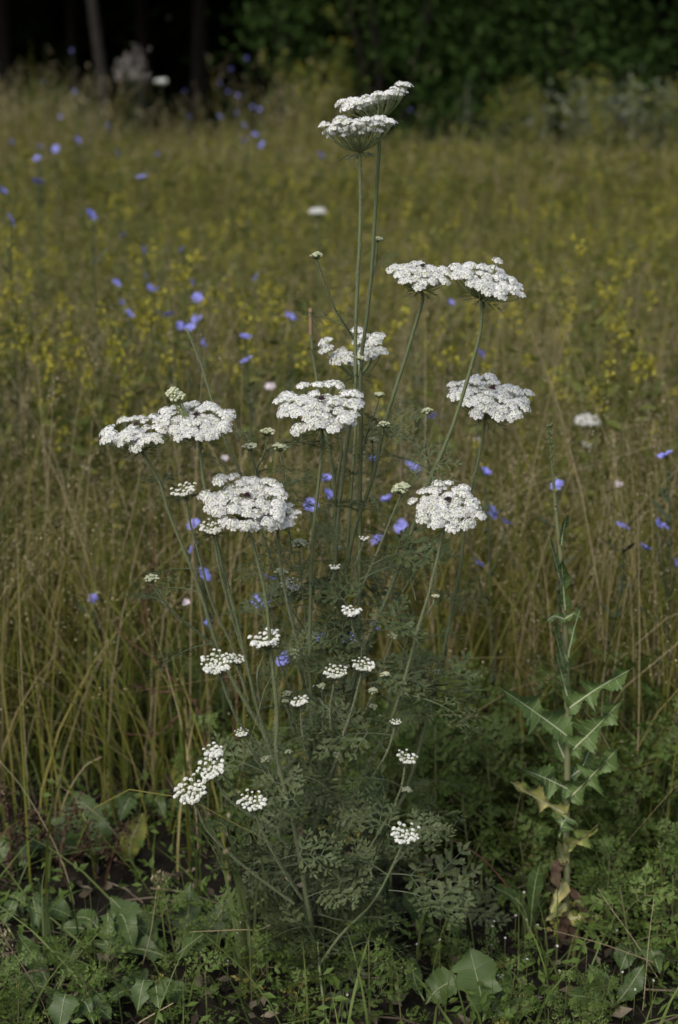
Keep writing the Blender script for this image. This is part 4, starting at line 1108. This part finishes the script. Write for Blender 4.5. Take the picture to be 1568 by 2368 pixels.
rosette(985, 2325, [([(1010, 2290), (1060, 2260)], (.0, .0), 60, 2, .15, 'broad', 17, None), ([(960, 2290), (950, 2210)], (.03, .06), 20, 0, 0, 'broad', 18, None)], 'low broad leaf curling over the soil near the carrot foot')
rosette(1010, 2150, [([(975, 2120), (930, 2060)], (.0, .0), 26, 0, 0, 'broad', 19, None), ([(1000, 2180), (1010, 2220)], (-.04, -.06), 24, 0, 0, 'broad_old', 20, None)], 'long pale leaf lying below the silvery carrot foliage')
rosette(1225, 2170, [([(1235, 2060), (1250, 1990)], (0, 0), 20, 0, 0, 'broad', 21, None), ([(1210, 2100), (1165, 2050)], (0, 0), 15, 0, 0, 'broad', 22, None), ([(1200, 2090), (1140, 2050)], (0, -.02), 14, 0, 0, 'broad', 23, None), ([(1235, 2110), (1262, 2070)], (.02, .02), 14, 0, 0, 'broad', 24, None)], 'slender weed with lance-shaped leaves between carrot and lettuce')
rosette(1420, 2330, [([(1400, 2280), (1360, 2230)], (.02, .03), 26, 2, .2, 'broad', 25, None), ([(1450, 2290), (1490, 2230)], (.0, .02), 30, 3, .3, 'broad', 26, None), ([(1380, 2320), (1310, 2300)], (0, 0), 28, 2, .2, 'broad', 27, None)], 'green leaf rosette below the crossed straw stalks')
rosette(120, 2300, [([(90, 2230), (40, 2160)], (.03, .04), 34, 3, .3, 'broad', 28, None), ([(150, 2250), (180, 2180)], (.03, .05), 30, 3, .3, 'broad', 29, None), ([(90, 2280), (20, 2270)], (.0, .0), 26, 3, .3, 'broad', 30, None)], 'dark green leaf rosette in front of the brown dead seed stalks')
rosette(690, 1790, [([(690, 1740), (700, 1680)], (0, .02), 30, 0, 0, 'broad', 31, None)], 'smooth pale leaf behind the carrot stems')
rosette(985, 1800, [([(970, 1740), (1020, 1700)], (0, .02), 16, 0, 0, 'broad', 32, (0, -.3, .9))], 'arching pale grass-like leaf with orange tip beyond the carrot')

more = [(60, 2140, 'dock seedling with rounded leaves before the dead dock'), (250, 2180, 'young dock with broad leaves on dark soil'), (330, 1900, 'dark broad leaf cluster behind spotted yellow leaf'), 
        (30, 1990, 'broad dark leaf cluster behind the dead dock'), (1480, 2250, 'toothed leaf rosette under the level straw'), (170, 2370, 'pale toothed rosette by the bent straw'), (350, 2330, 'pointed leaf rosette by the flat dry blade')]
for k, (u, v, lab) in enumerate(more):
    lv = []
    for j in range(6):
        a = 2 * PI * j / 6 + g.normal(0, .3); L = g.uniform(70, 120)
        lv.append(([(u + math.cos(a) * L * .5, v - 30 - abs(math.sin(a)) * L * .35), (u + math.cos(a) * L, v - 30 - math.sin(a) * L * .45)], (math.sin(a) * .03, math.sin(a) * .06), g.uniform(22, 38), int(g.integers(2, 5)), g.uniform(.2, .5), 'broad', 100 + k * 7 + j, (0, -.35, .95)))
    rosette(u, v, lv, lab)

# ------------------------------------------------------------------ feathery green weeds
WEED = [ferny(600 + k, 3 + k % 2, 2, .3, 2.3, 2, .50, .35, 'weed', 'weed_stem', .55) for k in range(4)]
WEEDY = ferny(610, 3, 2, .3, 2.3, 2, .50, .35, 'weed_yellow', 'weed_stem', .55)
weed_protos = []; wkids = {}
def weed_spec(seed, nl):
    g = np.random.default_rng(seed); h = g.uniform(.13, .2); spec = []
    lean = g.normal(0, .02, 2)
    for k in range(nl):
        q = (k + .6) / nl
        spec.append((WEED[g.integers(0, 4)] if not (k == 0 and seed % 3 == 0) else WEEDY, np.array([lean[0] * q, lean[1] * q, h * q]), eul(k * 2.4 + g.normal(0, .3), .15 + .75 * q + g.normal(0, .15), g.normal(0, .3)), g.uniform(.06, .09) * (1.1 - .4 * q)))
    mb = MB(); tube(mb, np.outer(np.linspace(0, 1, 5), [lean[0], lean[1], h]), np.linspace(.0022, .0012, 5), 5)
    return spec, mb.mesh('stem', M['weed_stem'])
specs = [weed_spec(620 + k, 9) for k in range(5)]
def weed(x, y, s, label, group):
    t = thing('feathery_weed', label, 'weed', (x, y, -.004), group, eul(g.uniform(0, 6.28)), s)
    spec, st = specs[g.integers(0, 5)]
    ob('stem', st, t)
    for me, p, R, sc in spec: ob('leaf', me, t, p, R, sc)
n = 0
while n < 84:
    y = g.uniform(1.62, 2.22); x = g.uniform(.05, .235 * y + .28)
    if x < .05 + .10 * (y < 1.8) or (y < 1.85 and x < .32 and g.uniform() < .8): continue
    weed(x, y, g.uniform(.75, 1.2) * (1.0 if y > 1.85 else .75), 'feathery green weed in the dense patch around the lettuce', 'feathery weeds around the lettuce'); n += 1
for k in range(16):
    p = ground(g.uniform(180, 520), g.uniform(1640, 1790)); weed(p[0], p[1], g.uniform(.7, 1.1), 'feathery green weed under the brown knotted dead stems', 'feathery weeds under the dead stems')
for k in range(24):
    p = ground(g.uniform(-40, 900), g.uniform(2190, 2420)); weed(p[0], p[1], g.uniform(.3, .6), 'low feathery weed on the dark soil at the carrot foot', 'low weeds at the carrot foot')
for k in range(16):
    p = ground(g.uniform(900, 1600), g.uniform(2230, 2420)); weed(p[0], p[1], g.uniform(.3, .5), 'low feathery weed on dark soil below the lettuce', 'low weeds below the lettuce')
for k in range(22):
    p = ground(g.uniform(480, 1000), g.uniform(1760, 2000)); weed(p[0], p[1], g.uniform(.6, 1.0), 'feathery green weed half hidden behind the carrot foliage', 'feathery weeds behind the carrot')
# tiny white flowers low down
mb = MB(); n = 44
C = np.array([ground(g.choice([1180, 1000, 1250, 1400, 700, 560]) + g.normal(0, 60), g.uniform(2150, 2380)) + [0, 0, g.uniform(.02, .07)] for _ in range(n)])
mb.scatter(FLV, FLF, rots_from(nrm(g.normal(0, .5, (n, 3)) + [0, -.5, 1]), g.uniform(0, 6, n)) * .0019, C)
for c in C: tube(mb, np.stack([[c[0], c[1], 0], c]), .0005, 3, 1, False)
tag(ob('tiny_white_flowers', mb.mesh('tiny_white_flowers', [M['petal'], M['weed_stem']], False)), 'scattered pinhead-sized white flowers low over the soil', 'wildflower', kind='stuff')

# ------------------------------------------------------------------ dead plants
def dead_stalk(paths_, Y, label, name, rmax=.0016, clusters=30, size=.0045, mat='red_stem', cmat='brown', vroot=None, dense=.0035):
    P0 = [at(u, v, Y) for u, v in paths_[0]]
    root = np.array([P0[0][0], P0[0][1], -.003]); t = thing(name, label, 'dead plant', root)
    for k, pth in enumerate(paths_):
        P = [at(u, v, Y + .01 * k) for u, v in pth]
        if k == 0: P = [root] + P
        q = spline(np.array(P), 16) - root
        mb = MB(); tube(mb, q, np.linspace(rmax * (1 if k == 0 else .7), rmax * .35, 16), 6); ob('stem', mb.mesh('stem', M[mat]), t)
        mc = MB(); i = g.integers(5 if k == 0 else 2, 16, clusters // 3)
        C = np.repeat(q[i], 9, 0) + g.normal(0, dense, (len(i) * 9, 3)); leaf_quads(mc, C, size, g, 0, .2, 1.3)
        tag(ob('seed_cluster', mc.mesh('seed_cluster', M[cmat], False), t), kind='stuff')
dead_stalk([[(480, 1760), (473, 1706), (455, 1632), (420, 1594), (361, 1528), (317, 1497), (286, 1470), (270, 1440)], [(361, 1528), (330, 1420), (345, 1360), (390, 1325)], [(420, 1594), (373, 1600), (305, 1584)], [(330, 1440), (355, 1300), (352, 1200), (345, 1180)], [(417, 1650), (386, 1681), (355, 1700), (286, 1697)]],
           2.0, 'reddish brown knotted dead stem branching behind the small bud umbel', 'dead_knotweed', .0019, 18, .0045, dense=.003)
dead_stalk([[(150, 2080), (140, 1980), (165, 1890), (178, 1850)], [(145, 2000), (195, 1960), (200, 1900)], [(140, 1980), (105, 1920), (80, 1880)]], 1.85, 'brown dead dock with clustered seed heads beside the broad dock leaf', 'dead_dock', .002, 60, .006, dense=.006)
dead_stalk([[(30, 2060), (25, 1960), (15, 1860), (10, 1830)], [(28, 1990), (50, 1920), (60, 1890)]], 1.85, 'dark brown dead dock with ragged seed head at edge of soil patch', 'dead_dock', .002, 60, .006, dense=.006)
dead_stalk([[(240, 2060), (260, 1980), (280, 1930), (295, 1905)], [(262, 1990), (240, 1950)]], 1.84, 'small brown dead dock leaning towards the spotted yellow leaf', 'dead_dock', .0015, 40, .0055, dense=.006)
dead_stalk([[(1270, 2240), (1220, 2120), (1150, 2020), (1095, 1970), (1050, 1945)]], 1.72, 'bare reddish stem slanting over the soil between carrot and lettuce', 'dead_weed', .0019, 3, .004)
dead_stalk([[(1420, 1960), (1360, 1880), (1300, 1830), (1240, 1795)]], 1.95, 'grey dead stem lying across the green weeds behind the lettuce', 'dead_weed', .0022, 3, .004, 'dry_stalk')
dead_stalk([[(560, 1750), (540, 1690), (552, 1600), (560, 1500), (572, 1420)], [(548, 1620), (520, 1560), (505, 1500)]], 2.0, 'brown dead stem upright among the carrot stalks', 'dead_weed', .0016, 24, .004)

# ------------------------------------------------------------------ single straw stalks and blades
def stalk(pts, Y, label, w=3.2, plume=0, Y1=None, mat='dry_stalk', group='dry straw stalks standing clear of the grass'):
    Ys = np.linspace(Y, Y1 if Y1 else Y, len(pts))
    P = [at(u, v, y) for (u, v), y in zip(pts, Ys)]
    if P[0][2] > .03 and Y1 is None: P = [np.array([P[0][0] + .01, P[0][1], -.005])] + P
    root = P[0].copy(); root[2] = -.005 if root[2] < .2 else root[2]
    t = thing('grass_stalk', label, 'grass stalk', root, group)
    q = spline(np.array(P), 18) - root; mb = MB(); r = w / 2000 / 2
    tube(mb, q, np.linspace(r, r * .45, 18), 5); ob('stem', mb.mesh('stem', M[mat]), t)
    if plume:
        ms = MB(); seed_heads(ms, q[-1:], q[-1:] - q[-3:-2], g, np.array([plume / 1500]), 46, .006, .004)
        ob('seed_head', ms.mesh('seed_head', M['panicle'], False), t)
ST = [([(85, 1500), (100, 1300), (118, 1000), (125, 872)], 2.35, 70), ([(135, 1400), (165, 1240), (190, 1100), (225, 1035)], 2.3, 60), ([(245, 1500), (270, 1330), (310, 1170), (330, 1050)], 2.3, 50), ([(250, 900), (240, 800), (235, 760)], 3.4, 60),
      ([(1390, 1500), (1420, 1300), (1425, 1100), (1418, 1000)], 2.5, 80), ([(1500, 1600), (1520, 1300), (1518, 1100), (1510, 980)], 2.4, 90), ([(1545, 1500), (1555, 1200), (1548, 950), (1535, 870)], 2.5, 80), ([(1340, 1560), (1235, 1380), (1160, 1230)], 2.3, 40),
      ([(1400, 1700), (1440, 1560), (1370, 1430), (1310, 1320)], 2.2, 30), ([(1200, 1500), (1195, 1300), (1190, 1150), (1180, 1040)], 2.5, 60), ([(930, 1300), (925, 1150), (928, 980), (920, 900)], 2.4, 60), ([(985, 1400), (975, 1250), (978, 1090)], 2.4, 50),
      ([(1450, 1500), (1480, 1300), (1465, 1120), (1450, 1020)], 2.5, 70), ([(1240, 1900), (1225, 1700), (1240, 1500), (1250, 1400)], 2.2, 40), ([(60, 1750), (95, 1600), (130, 1450), (60, 1290)], 2.1, 40), ([(190, 1750), (200, 1600), (250, 1480)], 2.1, 50),
      ([(400, 1700), (385, 1500), (395, 1380)], 2.1, 40), ([(700, 1300), (690, 1100), (700, 960)], 2.6, 50), ([(1150, 1400), (1130, 1250), (1145, 1080)], 2.6, 60), ([(1480, 1900), (1500, 1700), (1540, 1500)], 2.1, 40)]
for pts, Y, pl in ST: stalk(pts, Y, 'thin dry straw stalk with narrow seed head standing in meadow grass', 3.4, pl)
stalk([(1545, 2300), (1470, 2180), (1420, 2110), (1383, 2055)], 1.60, 'thin straw leaning across the low weeds beside lettuce foot', 3, 0, group=None)
stalk([(1510, 2225), (1400, 2185), (1310, 2160), (1240, 2143)], 1.58, 'pale straw lying nearly level in front of the lettuce foot', 3, 0, 1.55, group=None)
stalk([(1480, 2400), (1490, 2300), (1500, 2180), (1512, 2080)], 1.56, 'upright straw crossing the leaning straw by the lettuce', 3, 0, group=None)
stalk([(130, 2400), (85, 2290), (30, 2200), (0, 2150)], 1.52, 'pale bent straw in the low weeds of the soil patch', 3, 40, group=None)
stalk([(330, 2230), (350, 2150), (362, 2060), (365, 2030)], 1.62, 'short straw with tiny forked dry seed head over dark soil', 2.6, 16, group=None)
stalk([(640, 2130), (600, 2150), (560, 2150), (440, 2155)], 1.6, 'drooping dry grass blade below the fine grass tuft', 4, 0, 1.58, group=None)
stalk([(150, 2010), (110, 1920), (50, 1820), (0, 1760)], 1.8, 'brown straw slanting past the broad dock leaf', 4, 0, group=None)
stalk([(145, 1870), (190, 1780), (235, 1750)], 1.95, 'pale bent dry leaf blade over the dock', 7, 0, group=None)
stalk([(270, 2400), (330, 2360), (400, 2320)], 1.5, 'flat dry straw blade on the low weeds', 6, 0, 1.5, group=None)
stalk([(1040, 2400), (960, 2300), (880, 2230), (820, 2190)], 1.6, 'thick greenish fallen stalk slanting from the carrot foot', 10, 0, 1.66, 'yellow_stem', None)
stalk([(760, 2400), (750, 2330), (740, 2250), (735, 2180)], 1.54, 'thick pale green stalk upright at the carrot foot', 10, 0, 1.58, 'rib', None)
for k in range(14):
    u, v0 = g.uniform(100, 1500), g.uniform(1750, 2000); a = g.normal(0, 90)
    stalk([(u, v0), (u + a * .4, v0 - 90), (u + a, v0 - g.uniform(140, 260))], ground(u, v0)[1] - .01, 'thin dry straw leaning through the low weeds', 2.6, 0, group='leaning straws in the weeds')

def tuft(u, v, tips, Y, label, mat='tuft_green', w=.0017):
    root = np.array([at(u, v, Y)[0], Y, -.004]); t = thing('grass_tuft', label, 'grass tuft', root)
    for a, b, c in tips:
        e = at(a, b, Y + c - (.09 if Y < 1.7 else 0)) - root; bx = g.normal(0, .008, 2)
        P = spline(np.array([[bx[0], bx[1], 0], e * [.35, .4, .55] + [bx[0], bx[1], .02], e]), 10)
        mb = MB(); ribbon(mb, P, w * np.clip(1.05 - np.linspace(0, 1, 10) ** 2, .05, 1), np.array([1.0, g.normal(0, .5), .1]), 0, .25)
        ob('blade', mb.mesh('blade', M[mat]), t)
tuft(575, 2190, [(390, 1830, 0), (430, 1860, .02), (465, 1850, .03), (500, 1860, .04), (520, 1880, 0), (548, 1850, .03), (575, 1880, .02), (600, 1920, 0), (470, 1930, -.03), (505, 1960, -.04), (540, 1990, -.03), (445, 1900, -.02), (610, 1980, -.02), (415, 1760, .02)], 1.62, 'fine light green grass tuft with arching blades beside the carrot foot')
tuft(110, 2240, [(55, 2060, 0), (80, 2020, .02), (105, 2000, .02), (130, 2040, 0), (160, 2080, .02), (190, 2100, 0), (95, 2100, -.03)], 1.66, 'thin green grass tuft before the dead dock stalks')
tuft(-380, 1420, [(58, 1130, -.05), (62, 1270, -.06), (40, 1215, 0), (58, 1612, -.05), (20, 1180, .03)], 1.9, 'broad dark green reed blades reaching in beside the panicle grass', 'broad', .0042)
tuft(1535, 2010, [(1500, 1800, 0), (1520, 1780, .02), (1545, 1760, 0), (1560, 1800, .02), (1485, 1850, -.02), (1555, 1850, -.02)], 1.9, 'bright green grass tuft behind the lettuce weeds')

# ------------------------------------------------------------------ silvery wormwood, pale plumes, pale pink and yellow dots
def wormwood(u, v, Y, h, label, seed, group=None):
    g = np.random.default_rng(seed); p = at(u, v, Y); root = np.array([p[0], Y, -.01]); t = thing('wormwood', label, 'plant', root, group); wd = max(1, Y / 5)
    for k in range(9):
        a = g.uniform(0, 2 * PI); sp = g.uniform(.02, .11); hh = h * g.uniform(.7, 1.05)
        q = np.outer(np.linspace(0, 1, 8) ** 1.4, [math.cos(a) * sp, math.sin(a) * sp, 0]) + np.outer(np.linspace(0, 1, 8), [0, 0, hh])
        mb = MB(); tube(mb, q, np.linspace(.002, .0008, 8), 4)
        n = 70; i = g.uniform(1.5, 6.99, n); j = i.astype(int); fr = (i - j)[:, None]; C = q[j] * (1 - fr) + q[j + 1] * fr
        an = g.uniform(0, 2 * PI, n); D = nrm(np.stack([np.cos(an), np.sin(an), g.uniform(.5, 1.3, n)], -1)); L = g.uniform(.012, .032, n)[:, None]
        sd_ = nrm(np.cross(D, [0, 0, 1.0])) * .0014 * wd; L = L * wd ** .5
        mb.add(np.stack([C, C + D * L * .5 + sd_, C + D * L, C + D * L * .5 - sd_], 1).reshape(-1, 3), np.arange(4 * n).reshape(-1, 4))
        ob('stem', mb.mesh('stem', M['silver'], False), t)
wormwood(985, 780, 3.0, .60, 'tall silvery wormwood between the two rows of high umbels', 1)
wormwood(930, 850, 2.8, .48, 'silvery wormwood low behind the slanting umbel stalk', 2)
wormwood(560, 900, 3.2, .46, 'pale wormwood behind the broken headless stalk', 3)
wormwood(340, 860, 3.0, .46, 'silvery wormwood in the grass behind the double umbel', 4)
wormwood(205, 240, 11.5, .95, 'tall silvery wormwood at the far green end of the meadow', 5)
for k in range(8): wormwood(1090 + 62 * k + g.normal(0, 20), 260, 12.2 + .8 * g.uniform(), g.uniform(.7, 1.0), 'silvery herb stem clump among the silvery bushes before the dark shrub', 50 + k, 'silvery herbs before the dark shrub')
wormwood(350, 650, 4.9, .5, 'grey wormwood among the mid-meadow chicory', 6)
wormwood(430, 600, 5.3, .5, 'grey wormwood beside the mid-meadow chicory', 7)

pr = at(310, 150, 12.3); t = thing('plume_plant', 'pale pinkish plume heads standing against the black wood', 'wildflower', (pr[0], 12.3, -.02))
for k, (u, v, w) in enumerate([(318, 122, 26), (300, 140, 24), (285, 150, 26), (325, 145, 20), (275, 172, 24), (305, 175, 26), (325, 178, 22), (312, 160, 20), (340, 175, 14)]):
    q = at(u, v, 12.3) - np.array(t.location); s = w / 2 / 285
    mb = MB(); n = 46; leaf_quads(mb, q + g.normal(0, s * .55, (n, 3)) * [1, 1, 1.3], s * .2, g, 0, .3, 2.2)
    tag(ob('plume', mb.mesh('plume', M['plume'], False), t), kind='stuff')
    ms = MB(); tube(ms, np.stack([q * [1.3, 1, 0] + g.normal(0, .06, 3) * [1, 1, 0], q * [1.1, 1, .6], q]), np.array([.003, .002, .0015]), 5); ob('stem', ms.mesh('stem', M['chic_stem']), t)

def dot_flower(u, v, Y, w, mat, label, group, cat='wildflower', name='small_meadow_flower'):
    p = at(u, v, Y); root = np.array([p[0] + g.normal(0, .02), Y, -.01]); t = thing(name, label, cat, root, group)
    s = w / 2 / metre(p); mb = MB()
    for k in range(6):
        R = eul(2 * PI * k / 6 + g.normal(0, .1), .25 + g.normal(0, .1))
        mb.add((np.array([[0, 0, 0], [.5, .36, .08], [1.0, .2, .1], [1.0, -.2, .1], [.5, -.36, .08]]) * s) @ R.T @ rot_from((g.normal(0, .3), -.6, .8)).T + (p - root), [[0, 1, 2, 3, 4]])
    ob('flower', mb.mesh('flower', M[mat], False), t)
    ms = MB(); tube(ms, spline(np.array([[0, 0, 0], (p - root) * [.2, 1, .6], p - root]), 8), np.linspace(.0016, .0008, 8), 4); ob('stem', ms.mesh('stem', M['chic_stem']), t)
for u, v, Y, w in [(1100, 1018, 2.7, 20), (625, 895, 2.8, 26), (520, 1060, 2.6, 18), (430, 1395, 2.1, 22), (1430, 1120, 2.6, 22)]:
    dot_flower(u, v, Y, w, 'pink', 'pale pinkish white bindweed flower low in the meadow grass', 'pale bindweed flowers')
for u, v, Y, w in [(1265, 1168, 2.6, 12), (1305, 1345, 2.4, 12), (1195, 1330, 2.5, 14), (1460, 1325, 2.4, 12), (1060, 1640, 2.1, 12), (440, 600, 4.6, 16), (1225, 1500, 2.3, 10), (950, 1240, 2.4, 10)]:
    dot_flower(u, v, Y, w, 'yellow', 'tiny yellow daisy-like flower on thin stem in the grass', 'tiny yellow flowers')
